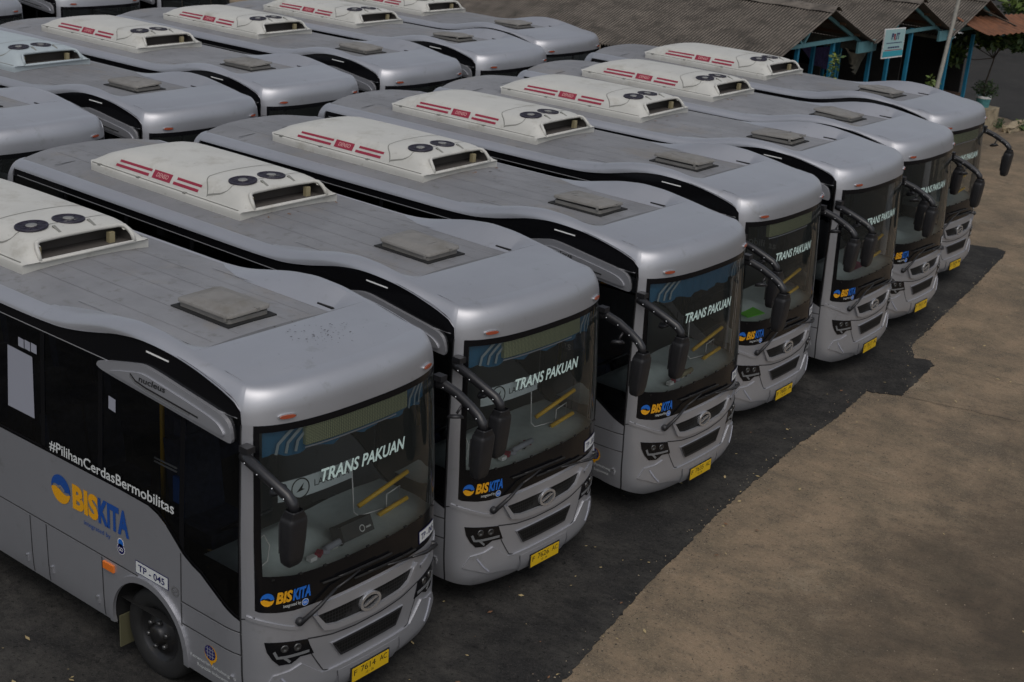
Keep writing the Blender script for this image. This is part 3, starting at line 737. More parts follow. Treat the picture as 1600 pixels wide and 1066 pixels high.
def logo_bis(b, fn, q0, z0, wd, ht, front):
    """round swoosh mark followed by two-colour word and a small round badge"""
    r = ht*.56; cx, cz = q0+wd*.125, z0+ht*.5
    sx = .125*wd/r
    n = 40
    up_ = [(cx+r*sx*math.cos(R(a)), cz+r*math.sin(R(a))) for a in range(-10, 191, 10)]
    wave = [(cx-r*sx*(1-2*t), cz+r*.16*math.sin(t*2*math.pi)+r*.08) for t in [i/12 for i in range(13)]]
    b.flat(up_+wave[1:-1], fn, 'bright_blue' if front else 'blue', .004)
    lo = [(cx+r*sx*math.cos(R(a)), cz+r*math.sin(R(a))) for a in range(185, 356, 10)]
    wave2 = [(a, z-r*.18) for a, z in wave[::-1]]
    b.flat(lo+wave2[1:-1], fn, 'yellow', .004)
    b.strip([(cx-r*sx*.35, cz+r*.05), (cx, cz+r*.22), (cx+r*sx*.4, cz-r*.02)], r*.16, 'silver' if not front else 'black_gloss', .005, fn, step=.02)
    b.text('BIS', fn, q0+wd*.28, z0, wd*.33, ht, 'yellow', .045, .0 if not front else .2, .004)
    b.text('KITA', fn, q0+wd*.61, z0, wd*.38, ht*1.0, 'bright_blue' if front else 'blue', .045, .0 if not front else .2, .004)
    if front:
        b.text('integrated by', fn, q0+wd*.42, z0-ht*.52, wd*.36, ht*.36, 'lettering_white', 0, 0, .004)
        gx, gz, gr = q0+wd*.87, z0-ht*.42, ht*.27
        b.flat(circ(gx, gz, gr*1.15, 18), fn, 'lettering_white', .004); b.flat(circ(gx, gz, gr, 18), fn, 'bright_blue', .005)
        b.text('GO', fn, gx-gr*.6, gz-gr*.35, gr*1.2, gr*.7, 'lettering_white', .02, 0, .006)
    else:
        gx, gz = q0+wd*.885, z0-.115
        b.flat(circ(gx, gz-.015, .052, 20, .052), fn, 'white', .0035); b.flat(circ(gx, gz+.04, .042, 20, .042), fn, 'white', .0035)
        b.flat(circ(gx, gz-.015, .046, 20), fn, 'navy', .0045); b.flat(circ(gx, gz+.04, .035, 20), fn, 'bright_blue', .0045)
        b.text('GO', fn, gx-.028, gz-.035, .056, .034, 'white', .02, 0, .006)
def make_ac(root):
    X0, LN = -3.545, 2.674; zb = 2.925
    st = [(0, .0), (-.015, .10), (-.05, .34), (-.10, .58), (-.135, .70), (-.17, .80), (-.25, .93), (-.36, .99), (-.55, 1.0), (-.8, 1.0), (-1.0, 1.0), (-1.5, .99), (-2.0, .95), (-2.2, .90), (-2.38, .76), (-2.52, .52), (-2.62, .22), (-2.674, .0)]
    sec = [(.675, 0), (.675, .045), (.668, .058), (.645, .064), (.635, .07), (.628, .085), (.60, .13), (.565, .18), (.53, .212), (.49, .232), (.44, .245), (.30, .258), (.15, .264), (0, .266)]
    full = [(-y, z) for y, z in sec]+[(y, z) for y, z in sec[-2::-1]]
    rows = []
    for x, k in st:
        row = []
        for y, z in full:
            zz = z if z <= .065 else .065+(z-.065)*k
            yy = y*(1-.02*ss((-x-2.2)/.5))
            xx = X0+x
            # plan rounding of the corners
            cr = max(0, abs(y)-.60)/.075
            if x > -.12: xx -= .035*cr**2*(1+x/.12)
            if x < -2.55: xx += .07*cr**2*min(1, (-2.55-x)/.12)
            row.append((xx, yy, zb+zz))
        rows.append(row)
    def skip(i, j):
        y = (full[j][0]+full[j+1][0])/2
        if i in (1, 2): return abs(y) < .50
        if i == 3: return abs(y) < .46
        return False
    b = MB(); b.grid(rows, 'ac_white', True, skip)
    b.add([rows[0][0], rows[0][-1], (rows[0][-1][0], .675, zb-.05), (rows[0][0][0], -.675, zb-.05)], [(0, 1, 2, 3)], 'ac_white')
    for row in (rows[0], rows[-1]):
        b.add(row, [tuple(range(len(row)))], 'ac_white')
    # skirt down to the deck
    for e in (0, -1):
        b.grid([[r[e], (r[e][0], r[e][1], r[e][2]-.05)] for r in rows], 'ac_white', False)
    hp = [(-.018, -.505, .066), (-.045, -.50, .125), (-.08, -.492, .165), (-.12, -.47, .198), (-.142, -.42, .208), (-.145, -.2, .214), (-.145, .2, .214), (-.142, .42, .208), (-.12, .47, .198), (-.08, .492, .165), (-.045, .50, .125), (-.018, .505, .066)]
    b.tube([(X0+x, y, zb+z) for x, y, z in hp], .021, 'ac_white', 8); b.tube([(X0-.012, -.51, zb+.062), (X0-.012, .51, zb+.062)], .014, 'ac_white', 8)
    # flange step lines and clips
    for s in (-1, 1):
        b.box((X0-1.34, s*.652, zb+.065), (2.5, .012, .006), 'ac_groove')
        for xx in (-.95, -1.75, -2.45): b.box((X0+xx, s*.655, zb+.062), (.05, .03, .018), 'ac_groove')
    def top(x, y):
        k = tab([(-a[0], a[1]) for a in st], -x); z = tab(sec[::-1] and [(p[0], p[1]) for p in sec[::-1][:-3]], abs(y)); return zb+(z if z < .065 else .065+(z-.065)*k)
    def onac(x, y, o): return (X0+x, y, top(x, y)+o)
    for line in ([(-.62, -.625), (-.66, -.58), (-.78, -.50), (-.82, -.40), (-.82, .40), (-.78, .50), (-.66, .58), (-.62, .625)], [(-.62, -.615), (-.36, -.57), (-.40, -.45), (-.37, -.2), (-.36, .2), (-.40, .45), (-.36, .57), (-.62, .615)]):
        b.strip(smoothpoly(line, 2, False), .012, 'ac_groove', .0025, onac, step=.04)
    for y in (-.17, .2): b.box((X0-.245, y, top(-.235, y)+.002), (.11, .03, .012), 'ac_groove', Matrix.Rotation(R(22), 3, 'Y'))
    a = b.build('air_conditioner', root)
    # opening
    b = MB()
    b.add([(X0-.05, -.52, zb+.06), (X0-.05, .52, zb+.06), (X0-.30, .52, zb+.06), (X0-.30, -.52, zb+.06), (X0-.30, -.52, zb+.2), (X0-.30, .52, zb+.2)], [(0, 1, 2, 3), (3, 2, 5, 4)], 'ac_dark')
    for s in (-1, 1): b.add([(X0-.03, s*.51, zb+.05), (X0-.30, s*.51, zb+.05), (X0-.30, s*.51, zb+.17), (X0-.10, s*.51, zb+.14)], [(0, 1, 2, 3)], 'ac_dark')
    for y, wd in ((.33, .06), (-.44, .03)): b.box((X0-.14, y, zb+.11), (.05, wd, .10), 'ac_bracket')
    b.build('air_intake', a)
    for y in (-.315, .075):
        f = MB(); sl_ = (top(-.42, abs(y)+.15)-top(-.42, abs(abs(y)-.15)))/.30*(1 if y > 0 else -1); c = (X0-.42, y, (top(-.42, y-.15)+top(-.42, y+.15))/2+(.016 if y < -.1 else .006)); ax = (0, -sl_, 1)
        f.lathe([(.150, -.01), (.150, .004), (.138, .004), (.134, -.002), (.05, -.003), (.05, .004), (0, .005)], c, ax, 'fan_dark', 28)
        f.lathe([(.052, .003), (.05, .008), (0, .009)], c, ax, 'ac_hub', 16)
        for k in range(9):
            t = 2*math.pi*k/9; dy = .093*math.sin(t); f.box((c[0]+.093*math.cos(t), c[1]+dy, c[2]+.004+sl_*dy), (.085, .005, .004), 'fan_blade', Matrix.Rotation(t, 3, 'Z'))
        f.build('fan', a)
    for s in (-1, 1):
        b = MB()
        for (u0, u1) in ((-2.20, -1.62), (-1.20, -.78)):
            for v0, v1, sk in ((.6215, .604, 0), (.588, .5705, .035)):
                for h in range(3):
                    va = v0+(v1-v0)*h/3; vb = v0+(v1-v0)*(h+1)/3; um = sk*1.0
                    b.add([onac(u0+um, s*va, .004), onac(u1+um*.6, s*va, .004), onac(u1+um*.6, s*vb, .004), onac(u0+um, s*vb, .004)], [(0, 1, 2, 3)], 'red')
        for h in range(6):
            va = .6225-(.6225-.568)*h/6; vb = .6225-(.6225-.568)*(h+1)/6
            b.add([onac(-1.56, s*va, .0045), onac(-1.25, s*va, .0045), onac(-1.25, s*vb, .0045), onac(-1.56, s*vb, .0045)], [(0, 1, 2, 3)], 'red')
        if s < 0: b.text('DENSO', lambda u, v, o: onac(u, v, o), -1.50, -.610, .20, .028, 'ac_label', .015, .15, .007)
        else: b.text('DENSO', lambda u, v, o: onac(-u, -v, o), 1.29, -.610, .20, .028, 'ac_label', .015, .15, .007)
        b.build('lettering', a)
    return a
mat('ac_bluish', (.36, .41, .43), .5, noise=(2.5, .06)); mat('ac_dark', (.07, .062, .056), .8); mat('ac_bracket', (.28, .24, .14), .6); mat('fan_dark', (.012, .008, .02), .5); mat('fan_blade', (.03, .026, .036), .5); mat('ac_hub', (.2, .2, .19), .5)
# hexagonal mesh look for grilles
m = bpy.data.materials.new('grille'); m.use_nodes = True; t = m.node_tree; n = t.nodes; L = t.links
tc = n.new('ShaderNodeTexCoord'); vo = n.new('ShaderNodeTexVoronoi'); vo.feature = 'DISTANCE_TO_EDGE'; vo.inputs['Scale'].default_value = 34; vo.inputs['Randomness'].default_value = .145
L.new(tc.outputs['Object'], vo.inputs['Vector']); mr = n.new('ShaderNodeMapRange'); mr.inputs[1].default_value = .02; mr.inputs[2].default_value = .16; mr.inputs[3].default_value = .022; mr.inputs[4].default_value = .002
L.new(vo.outputs[0], mr.inputs[0]); L.new(mr.outputs[0], n['Principled BSDF'].inputs['Base Color']); n['Principled BSDF'].inputs['Roughness'].default_value = .6; n['Principled BSDF'].inputs['Specular IOR Level'].default_value = .2; MATS['grille'] = m

def make_interior(root):
    """dashboard, seats, rails, curtain, sign box seen through the windscreen"""
    b = MB(); rows = []
    for i in range(13):
        t = i/12; row = []
        for j in range(29):
            q = -1.06+2.12*j/28; x, y, _ = S(q, 1.36, -.03); y = max(-.99, min(.99, y))
            xb = -.78; xx = x+(xb-x)*t
            binn = math.exp(-((y+.42)/.34)**4)*math.exp(-((xx+.50)/.2)**4)*.10
            z = 1.345+.03*ss(t*3)+binn+.02*math.exp(-((y-.5)/.3)**4)*ss(t*2)
            row.append((xx, y, z))
        rows.append(row)
    b.grid(rows, 'dash'); b.grid([[r for r in rows[-1]], [(r[0], r[1], .85) for r in rows[-1]]], 'dash_dark', False)
    da = b.build('dashboard', root)
    b = MB(); c = Vector((-.92, -.42, 1.42)); ax = Vector((-.55, 0, .83))
    u = Vector((0, 1, 0)); v = ax.normalized().cross(u)
    b.tube([c+(u*math.cos(2*math.pi*k/24)+v*math.sin(2*math.pi*k/24))*.215 for k in range(25)], .017, 'black_plastic', 6, False)
    for k in (0, 2.1, 4.2): b.tube([c-ax*.03, c+(u*math.cos(k)+v*math.sin(k))*.21], .012, 'black_plastic', 5)
    b.tube([c-ax*.35, c-ax*.03], .04, 'black_plastic', 8); b.build('steering_wheel', root)
    b = MB(); b.box((-1.32, -.42, 1.22), (.48, .48, .14), 'seat'); b.box((-1.58, -.42, 1.6), (.14, .46, .75), 'seat', Matrix.Rotation(R(-8), 3, 'Y')); b.box((-1.63, -.42, 2.04), (.09, .28, .18), 'seat'); b.box((-1.32, -.42, 1.0), (.3, .3, .36), 'dash_dark'); b.build('driver_seat', root)
    for i in range(4):
        for y in (-.62, .62):
            b = MB(); x = -2.6-i*.85
            b.box((x, y, 1.2), (.42, .74, .12), 'seat')
            for dy in (-.19, .19): b.box((x-.24, y+dy, 1.55), (.11, .35, .66), 'seat', Matrix.Rotation(R(-10), 3, 'Y'))
            b.box((x, y, 1.0), (.06, .5, .3), 'dash_dark'); b.build('passenger_seat', root)
    for p0, p1 in (((-.27, .20, 1.57), (-.25, .76, 1.71)), ((-.27, .45, 1.40), (-.25, .77, 1.46)), ((-1.9, -.5, .9), (-1.9, -.5, 2.6)), ((-2.35, .3, .9), (-2.35, .3, 2.6))): MB().tube([p0, p1], .021, 'rail', 8).build('handrail', root)
    for dz in (0, .03): MB().tube([S(-2.20, 2.005+dz, -.06), S(-1.93, 2.005+dz, -.06)], .007, 'white', 6).build('window_bar', root)
    MB().box(S(-1.96, 1.83, -.10), (.08, .03, .22), 'bright_blue').build('jacket', root)
    b = MB(); rows = []
    for j in range(41):
        q = -.98+1.96*j/40; o = -.10+.012*math.sin(j*1.9); rows.append([S(q, 2.63, o), S(q, 2.36+.02*math.sin(j*.8), o)])
    b.grid(rows, 'curtain', True)
    for q0 in (-.86, .62):
        for k in range(3): b.strip([(q0+k*.09, 2.38), (q0+.02+k*.09, 2.46), (q0+.09+k*.09, 2.52), (q0+.2+k*.09, 2.60)], .026, 'curtain_light', -.078)
    b.build('valance', root)
    b = MB(); b.patch([(-.60, 2.42), (.56, 2.42), (.56, 2.575), (-.60, 2.575)], 'led', -.055, .05)
    for k in range(13): b.strip([(-.60, 2.425+k*.0122), (.56, 2.425+k*.0122)], .0035, 'led_dark', -.054)
    for k in range(60): b.strip([(-.59+k*.0194, 2.42), (-.59+k*.0194, 2.575)], .005, 'led_dark', -.0535)
    b.strip([(-.61, 2.405), (.40, 2.405)], .012, 'sticker', -.053); b.build('destination_sign', root)
    # banner and clear partitions
    b = MB(); b.patch([(-.86, 2.01), (-.14, 2.03), (-.14, 2.19), (-.86, 2.17)], 'banner', -.045)
    b.ring(circ(-.66, 2.09, .085, 22), circ(-.66, 2.09, .074, 22), 'ink', S, -.043); b.flat([(-.70, 2.06), (-.63, 2.13), (-.645, 2.085), (-.62, 2.075)], S, 'ink', -.043)
    b.text('LAKSANA', S, -.53, 2.075, .36, .055, 'ink', 0, 0, -.043); b.build('banner', root)
    b = MB(); b.tube([(-.35, .19, 1.88), (-.34, .22, 1.48), (-.33, .27, 1.43), (-.33, .55, 1.40), (-.33, .58, 1.36), (-.33, .59, 1.25)], .006, 'white', 5)
    b.tube([(-.33, .60, 1.52), (-.33, .76, 1.545), (-.33, .76, 1.40), (-.33, .60, 1.37), (-.33, .60, 1.52)], .006, 'white', 5); b.build('partition', root)
    b = MB(); b.tube([(-.30, -.93, 1.62), (-.30, -.80, 1.66), (-.30, -.74, 1.55), (-.30, -.76, 1.42), (-.30, -.95, 1.36)], .006, 'white', 5); b.build('partition', root)
def dash_items(root, which):
    if which in (0,):
        b = MB(); b.box((-.16, .02, 1.47), (.14, .34, .13), 'dash_dark', Matrix.Rotation(R(-25), 3, 'Y')); b.box((-.14, -.06, 1.545), (.03, .18, .01), 'sticker', Matrix.Rotation(R(-25), 3, 'Y')); b.lathe([(.03, 0), (.022, 0)], (-.085, .06, 1.49), (1, 0, .5), 'white', 14); b.box((-.085, .13, 1.485), (.01, .05, .014), 'white'); b.build('control_box', root)
    if which in (0, 1, 2):
        b = MB()
        for k in range(6):
            b.box((-.12-.01*k, -.46+k*.085, 1.40+.008*(k % 2)), (.05, .07, .035), ('white', 'red', 'sticker', 'ac_white', 'dash_dark', 'red')[k], Matrix.Rotation(.5*k, 3, 'Z'))
        b.tube([(-.13, -.30, 1.42), (-.13, -.02, 1.44)], .028, 'ac_bracket' if which == 2 else 'sticker', 8); b.build('clutter', root)
def copy_tree(o, parent=None, keep=None):
    c = o.copy(); col.objects.link(c); c.parent = parent
    for ch in kids(o):
        if keep and not keep(ch.name.split('.')[0]): continue
        copy_tree(ch, c)
    return c
def plates(root, num, fleet):
    b = MB()
    b.box((.118, 0, .318), (.012, .45, .15), 'black_plastic'); b.box((.126, 0, .318), (.006, .425, .125), 'plate_yellow')
    p = b.build('license_plate', root)
    fn = lambda u, v, o: (.1295+o, u, v)
    a, n_, e = num
    b = MB(); b.text(a, fn, -.195, .312, .035, .05, 'ink', .0, 0, .001); b.text(n_, fn, -.115, .315, .17, .055, 'ink', .0, 0, .001); b.text(e, fn, .105, .318, .085, .05, 'ink', .0, 0, .001); b.text('12 - 26', fn, -.055, .275, .09, .022, 'ink', 0, 0, .001)
    b.build('lettering', p)
    b = MB(); b.patch([(.655, 1.155), (.955, 1.155), (.945, 1.275), (.645, 1.275)], 'navy', .003); b.patch([(.664, 1.163), (.946, 1.163), (.937, 1.267), (.654, 1.267)], 'lettering_white', .005)
    f = b.build('fleet_plate', root); MB().text(fleet, S, .68, 1.185, .235, .06, 'navy', .015, 0, .0075).build('lettering', f)
    b = MB(); b.patch([(-2.375, .967), (-1.955, .967), (-1.955, 1.083), (-2.375, 1.083)], 'navy', .003); b.patch([(-2.368, .974), (-1.962, .974), (-1.962, 1.076), (-2.368, 1.076)], 'lettering_white', .005)
    f = b.build('fleet_plate', root); MB().text(fleet, S, -2.335, .995, .335, .062, 'navy', .015, 0, .0075).build('lettering', f)
BUSES = [  # x, y, yaw, plate, fleet, label
 (0, 0, 0, ('F', '7614', 'AC'), 'TP - 045', 'silver city bus with TP - 045 on its side and yellow plate F 7614 AC'),
 (-.151, 2.555, -.017, ('F', '7626', 'AC'), 'TP - 013', 'silver city bus with yellow plate F 7626 AC, second in the front row'),
 (-.127, 5.354, .003, ('F', '7635', 'AC'), 'TP - 009', 'silver city bus with yellow plate F 7635 AC, third in the front row'),
 (-.626, 8.172, .021, ('F', '7605', 'A'), 'TP - 021', 'silver city bus with a bright green folder behind its windshield, fourth in the front row'),
 (-.647, 10.707, .035, ('F', '7617', 'A'), 'TP - 031', 'silver city bus parked level with the small asphalt bump, fifth in the front row'),
 (-.915, 13.063, .008, ('F', '7611', 'A'), 'TP - 027', 'silver city bus second from the far end of the front row'),
 (-1.472, 15.734, -.008, ('F', '7629', 'A'), 'TP - 038', 'silver city bus at the far end of the front row beside the open sheds')]
ROW2 = [(-8.216, 2.732, .01, 'silver bus in the second row cut off by the left picture edge'), (-8.096, 5.307, .037, 'second row silver bus with pale bluish roof unit, behind the bus F 7626 AC'), (-8.586, 7.828, .022, 'second row silver bus behind the bus with plate F 7635 AC'),
        (-8.829, 10.615, .023, 'second row silver bus between two others, its nose behind the fourth front row bus'), (-8.982, 13.223, .02, 'second row silver bus next to last before the corrugated shed roof'), (-9.554, 15.694, -.005, 'second row silver bus right beside the long corrugated shed roof')]
ROW3 = [(-17.75, 7.8, .02, 'leftmost of the silver buses whose noses show at the top left corner'), (-18.2, 10.93, .02, 'middle one of the silver bus noses showing at the top left corner'), (-18.55, 13.72, .02, 'rightmost of the silver bus noses showing at the top left edge')]
proto = make_bus()
outer = [c.name for c in kids(proto)]
make_interior(proto)
OUT = {'body', 'roof', 'window_band', 'side_window', 'side_trim', 'windshield', 'marker_lamp', 'wheel', 'wheel_liner', 'chassis', 'cabin_lining', 'mirror', 'air_conditioner', 'roof_hatch', 'grille', 'headlight', 'lower_grille', 'wiper', 'side_lamp', 'running_light'}
fronts = [proto]+[copy_tree(proto) for _ in BUSES[1:]]
for i, (o, (x, y, rz, num, fl, lab)) in enumerate(zip(fronts, BUSES)):
    o.location = (x, y, 0); o.rotation_euler.z = rz; tag(o, lab, 'bus', 'silver buses parked side by side'); plates(o, num, fl)
    for ch in kids(o):
        nm = ch.name.split('.')[0]
        if (nm == 'valance' and i > 2) or (nm == 'banner' and i > 1) or (nm == 'destination_sign' and i in (2, 4, 5)) or (nm == 'partition' and i > 2): bpy.data.objects.remove(ch)
    dash_items(o, i)
o2 = []
for x, y, rz, lab in ROW2:
    o = copy_tree(proto, None, lambda n: n in OUT); o2.append(o); o.location = (x, y, 0); o.rotation_euler.z = rz; tag(o, lab, 'bus', 'silver buses parked side by side')
for ch in kids(o2[1]):
    if ch.name.startswith('air_conditioner'):
        ch.material_slots[0].link = 'OBJECT'; ch.material_slots[0].material = MATS['ac_bluish']
rl = random.Random(12)
def worn_lid(bus, amp):
    for h in kids(bus):
        if h.name.startswith('roof_hatch'):
            for l in kids(h):
                me = l.data.copy(); l.data = me; ph = rl.uniform(0, 6); tx, ty = rl.uniform(-.05, .05), rl.uniform(-.06, .06)
                for v in me.vertices:
                    x, y = v.co.x+1.71, v.co.y
                    v.co.z += max(-.008, tx*x+ty*y)+amp*(math.sin(9*x+ph)*math.cos(11*y-ph))*(v.co.z > 3.008)+rl.uniform(-.3, .3)*amp
for k, bus in enumerate(fronts+o2): worn_lid(bus, (.004, .005, .007, .012, .014, .012, .014)[k] if k < 7 else .010)
for x, y, rz, lab in ROW3:
    o = copy_tree(proto, None, lambda n: n in OUT and n not in ('mirror', 'wiper')); o.location = (x, y, 0); o.rotation_euler.z = rz; tag(o, lab, 'bus', 'silver buses parked side by side')
def lay(bi, p):
    x, y, rz = BUSES[bi][:3]; return (x+math.cos(rz)*p[0]-math.sin(rz)*p[1], y+math.sin(rz)*p[0]+math.cos(rz)*p[1], p[2])
b = MB(); b.add([(-.16, -.62, 0), (-.10, -.30, .0), (-.32, -.24, .012), (-.38, -.56, .012), (-.16, -.62, .008), (-.10, -.30, .008), (-.32, -.24, .02), (-.38, -.56, .02)], [(0, 1, 2, 3), (4, 5, 6, 7), (0, 1, 5, 4), (1, 2, 6, 5), (2, 3, 7, 6), (3, 0, 4, 7)], 'green')
o = b.build('folder', None, lay(3, (0.0, -.08, 1.40))); tag(o, 'bright green folder lying on the dashboard of the fourth front row bus', 'folder')
b = MB(); rows = [[(-.15-.04*i, -.45+.05*j, .02*math.sin(i*1.3)*math.cos(j*1.1)) for j in range(10)] for i in range(6)]; b.grid(rows, 'pink')
o = b.build('cloth', None, lay(4, (0.0, .1, 1.42))); tag(o, 'dark pink cloth lying on the dashboard of the fifth front row bus', 'cloth')
# ================================================================ SHEDS AND THE FAR END OF THE YARD
mat('asbestos', (.128, .110, .092), .9, noise=(3.5, .4), dirt=((.028, .024, .02), 2.0, .5, .68), bump=(30, .4))
mat('asbestos_valley', (.042, .036, .029), .95, noise=(4, .4), dirt=((.085, .072, .058), 2.4, .5, .66))  # darker tone for the lower half of each corrugation
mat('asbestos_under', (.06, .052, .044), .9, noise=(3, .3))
mat('post_blue', (.012, .17, .29), .5, noise=(5, .15), dirt=((.08, .09, .08), 6, .62, .8))
mat('beam_blue', (.09, .22, .25), .6, noise=(5, .2))
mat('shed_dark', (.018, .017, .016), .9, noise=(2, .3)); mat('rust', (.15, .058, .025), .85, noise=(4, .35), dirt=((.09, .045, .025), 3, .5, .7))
mat('pole_grey', (.27, .26, .23), .7, noise=(8, .15)); mat('sign_pale', (.30, .46, .47), .5); mat('sign_teal', (.03, .30, .38), .5)
mat('purple_cloth', (.04, .03, .10), .8, noise=(14, .6)); mat('tarp', (.12, .12, .10), .8, noise=(6, .4)); mat('orange_paint', (.40, .07, .02), .6); mat('blue_tank', (.01, .10, .22), .5)
mat('block', (.33, .27, .18), .9, noise=(4, .3), dirt=((.07, .07, .04), 3, .52, .68), bump=(20, .5)); mat('pot', (.10, .33, .36), .7, noise=(9, .3)); mat('soil', (.10, .06, .035), .95)
mat('bark', (.05, .04, .03), .9); mat('van_white', (.42, .43, .42), .45); mat('wood', (.10, .05, .025), .8)
for nm, c in (('leaf_dark', (.022, .045, .014)), ('leaf_mid', (.045, .085, .02)), ('leaf_light', (.10, .15, .03)), ('leaf_yellow', (.26, .30, .06))): mat(nm, c, .6, noise=(3, .25))
tag(sheet('shade_floor', [(-6.35, 17.8), (-6.35, 30.2), (-32, 30.2), (-32, 17.8)], 'shed_dark', .02, .02), kind='structure')  # dark sheet added to paint shade under the shed roofs
XG = -6.2; SROT = R(0)
def shed_pt(u, v, z, yr): # u back from gable, v across from ridge
    return (XG-u*math.cos(SROT)-v*math.sin(SROT)*0, yr+v-u*math.sin(SROT), z)
def make_shed(yr, zr, depth, label, posts, half=2.12, drop=.78, extra=0):
    root = empty('shed', (XG, yr, 0)); inv = lambda p: (p[0]-XG, p[1]-yr, p[2])
    for s in (-1, 1):
        b = MB(); P = .072; n = int(depth/P*6); top = []; bot = []
        for i in range(n+1):
            u = i*P/6-.02; h = .016*math.sin(i*math.pi/3)
            row = []; row2 = []
            for k in range(5):
                t = k/4; sag = -.015*math.sin(u*.9+s)-.02*math.sin(t*3.14)
                step = -.012*(k > 2)
                ex = 1+extra*(s < 0); p = shed_pt(u, s*half*t*ex, zr-drop*t*ex+sag+h+step+.02*math.sin(u*.37), yr); row.append(inv(p)); row2.append(inv((p[0], p[1], p[2]-.012)))
            top.append(row); bot.append(row2)
        val = lambda i, j: (i % 6) in (3, 4, 5)
        b.grid(top, 'asbestos', True, val); b.grid(top, 'asbestos_valley', True, lambda i, j: not val(i, j)); b.grid(bot, 'asbestos_under')
        b.add([top[0][k] for k in range(5)]+[bot[0][k] for k in range(5)], [(k, k+1, k+6, k+5) for k in range(4)], 'asbestos')
        b.add([r[-1] for r in top]+[r[-1] for r in bot], [(k, k+1, k+1+len(top), k+len(top)) for k in range(len(top)-1)], 'asbestos')
        b.build('roof_sheet', root)
    b = MB(); rows = []
    for i in range(int(depth/.3)+1):
        u = i*.3-.05; sg = .02*math.sin(u*.37)-.015*math.sin(u*.9)+.01*math.sin(i*2.1)
        rows.append([inv(shed_pt(u, v, zr+z+sg, yr)) for v, z in ((-.22, -.04), (-.12, .02), (-.05, .06), (0, .07), (.05, .06), (.12, .02), (.22, -.04))])
    b.grid(rows, 'asbestos'); b.build('ridge_cap', root)
    # gable frame
    b = MB()
    for u in (.25, 3.5):
        A_, B_ = inv(shed_pt(u, -1.55, zr-drop*.75-.12, yr)), inv(shed_pt(u, 1.55, zr-drop*.75-.12, yr)); ap = inv(shed_pt(u, 0, zr-.10, yr))
        b.beam(A_, B_, .05, .08, 'beam_blue'); b.beam(inv(shed_pt(u, -half*.95, zr-drop*.95-.13, yr)), ap, .05, .07, 'beam_blue'); b.beam(ap, inv(shed_pt(u, half*.95, zr-drop*.95-.13, yr)), .05, .07, 'beam_blue')
        b.beam(inv(shed_pt(u, -.75, zr-drop*.75-.12, yr)), inv(shed_pt(u, -.35, zr-drop*.2-.1, yr)), .04, .05, 'beam_blue'); b.beam(inv(shed_pt(u, -.75, zr-drop*.75-.12, yr)), inv(shed_pt(u, -1.05, zr-drop*.5-.08, yr)), .04, .05, 'beam_blue')
    for v in (-1.5, -.75, .75, 1.5): b.beam(inv(shed_pt(.1, v, zr-drop*abs(v)/half-.07, yr)), inv(shed_pt(depth-.3, v, zr-drop*abs(v)/half-.07, yr)), .05, .06, 'wood')
    b.build('truss', root)
    for u, v, hh in posts:
        p = inv(shed_pt(u, v, 0, yr)); MB().box((p[0], p[1], hh/2), (.075, .075, hh), 'post_blue').build('post', root)
    b = MB(); a, c = inv(shed_pt(4.2, -half, 0, yr)), inv(shed_pt(4.2, half, 0, yr))
    b.box(((a[0]+c[0])/2, (a[1]+c[1])/2, 1.4), (.1, 2*half-.06, 2.8), 'shed_dark'); b.build('shade_wall', root)  # dark wall added to keep the inside of the shed dark
    b = MB(); b.box((-.12, half-.15, zr-drop-.12), (.05, .9, .24), 'beam_blue'); b.box((-1.2, half-.02, zr-drop-.15), (2.2, .04, .22), 'tarp'); b.build('fascia', root)
    b = MB(); b.box((-1.15, -.2, .45), (.06, 2.6, .9), 'shed_dark'); b.box((-1.0, -.2, .92), (.5, 2.7, .05), 'wood'); b.box((-2.6, half-.1, 1.1), (2.9, .06, 2.2), 'shed_dark'); b.build('shade_panels', root)  # dark panels with a plank top, added to deepen the shade inside
    tag(root, label, 'shed', 'open sheds with grey corrugated roofs'); return root
make_shed(19.8, 3.71, 24, 'open shed with the longest corrugated roof, nearest to the buses', [(.35, -.75, 3.0), (.35, .82, 3.0), (1.7, -.2, 2.9), (1.9, 1.1, 2.8), (1.2, 1.65, 2.75), (3.2, 1.6, 2.8), (3.3, -1.2, 2.9), (2.4, .3, 2.9), (.8, 2.0, 2.8)], extra=.33)
make_shed(24.1, 3.66, 16, 'open shed with a corrugated roof behind the pale banner reading PRIT', [(.3, .35, 3.0), (.3, -.75, 3.0), (1.6, -.5, 2.9), (2.8, 1.2, 2.8), (.9, 1.75, 2.75), (.35, -1.6, 2.8), (2.2, .4, 2.9)])
make_shed(28.2, 3.50, 12, 'open shed with a corrugated roof and a rusty awning below its gable', [(.35, -1.25, 2.7), (.3, .1, 2.6), (4.5, 1.6, 2.7)])
# awning
b = MB(); aw = [(-6.4, 27.2, 2.98), (-6.75, 30.9, 2.82), (-5.55, 30.6, 2.52), (-5.35, 28.3, 2.60), (-5.6, 27.35, 2.72)]
rows = []
for i in range(61):
    t = i/60; a = Vector((-6.45, 26.9+4.6*t, 3.10-.16*t)); e = Vector((-5.62+.12*math.sin(t*3), 27.0+4.6*t, 2.79-.10*t)); row = []
    for k in range(7):
        p = a.lerp(e, k/6); row.append((p.x, p.y, p.z+.018*math.sin(i*1.35)-.03*math.sin(k/6*3.14)))
    rows.append(row)
b.grid(rows, 'rust'); b.grid([[(p[0], p[1], p[2]-.01) for p in r] for r in rows], 'rust')
o = b.build('awning'); tag(o, 'rusty orange corrugated awning under the gable of the farthest shed', 'awning')
b = MB(); b.tube([(-6.3, 28.1, 3.25), (-5.75, 29.9, 2.68)], .02, 'bark', 6); b.build('brace', o)
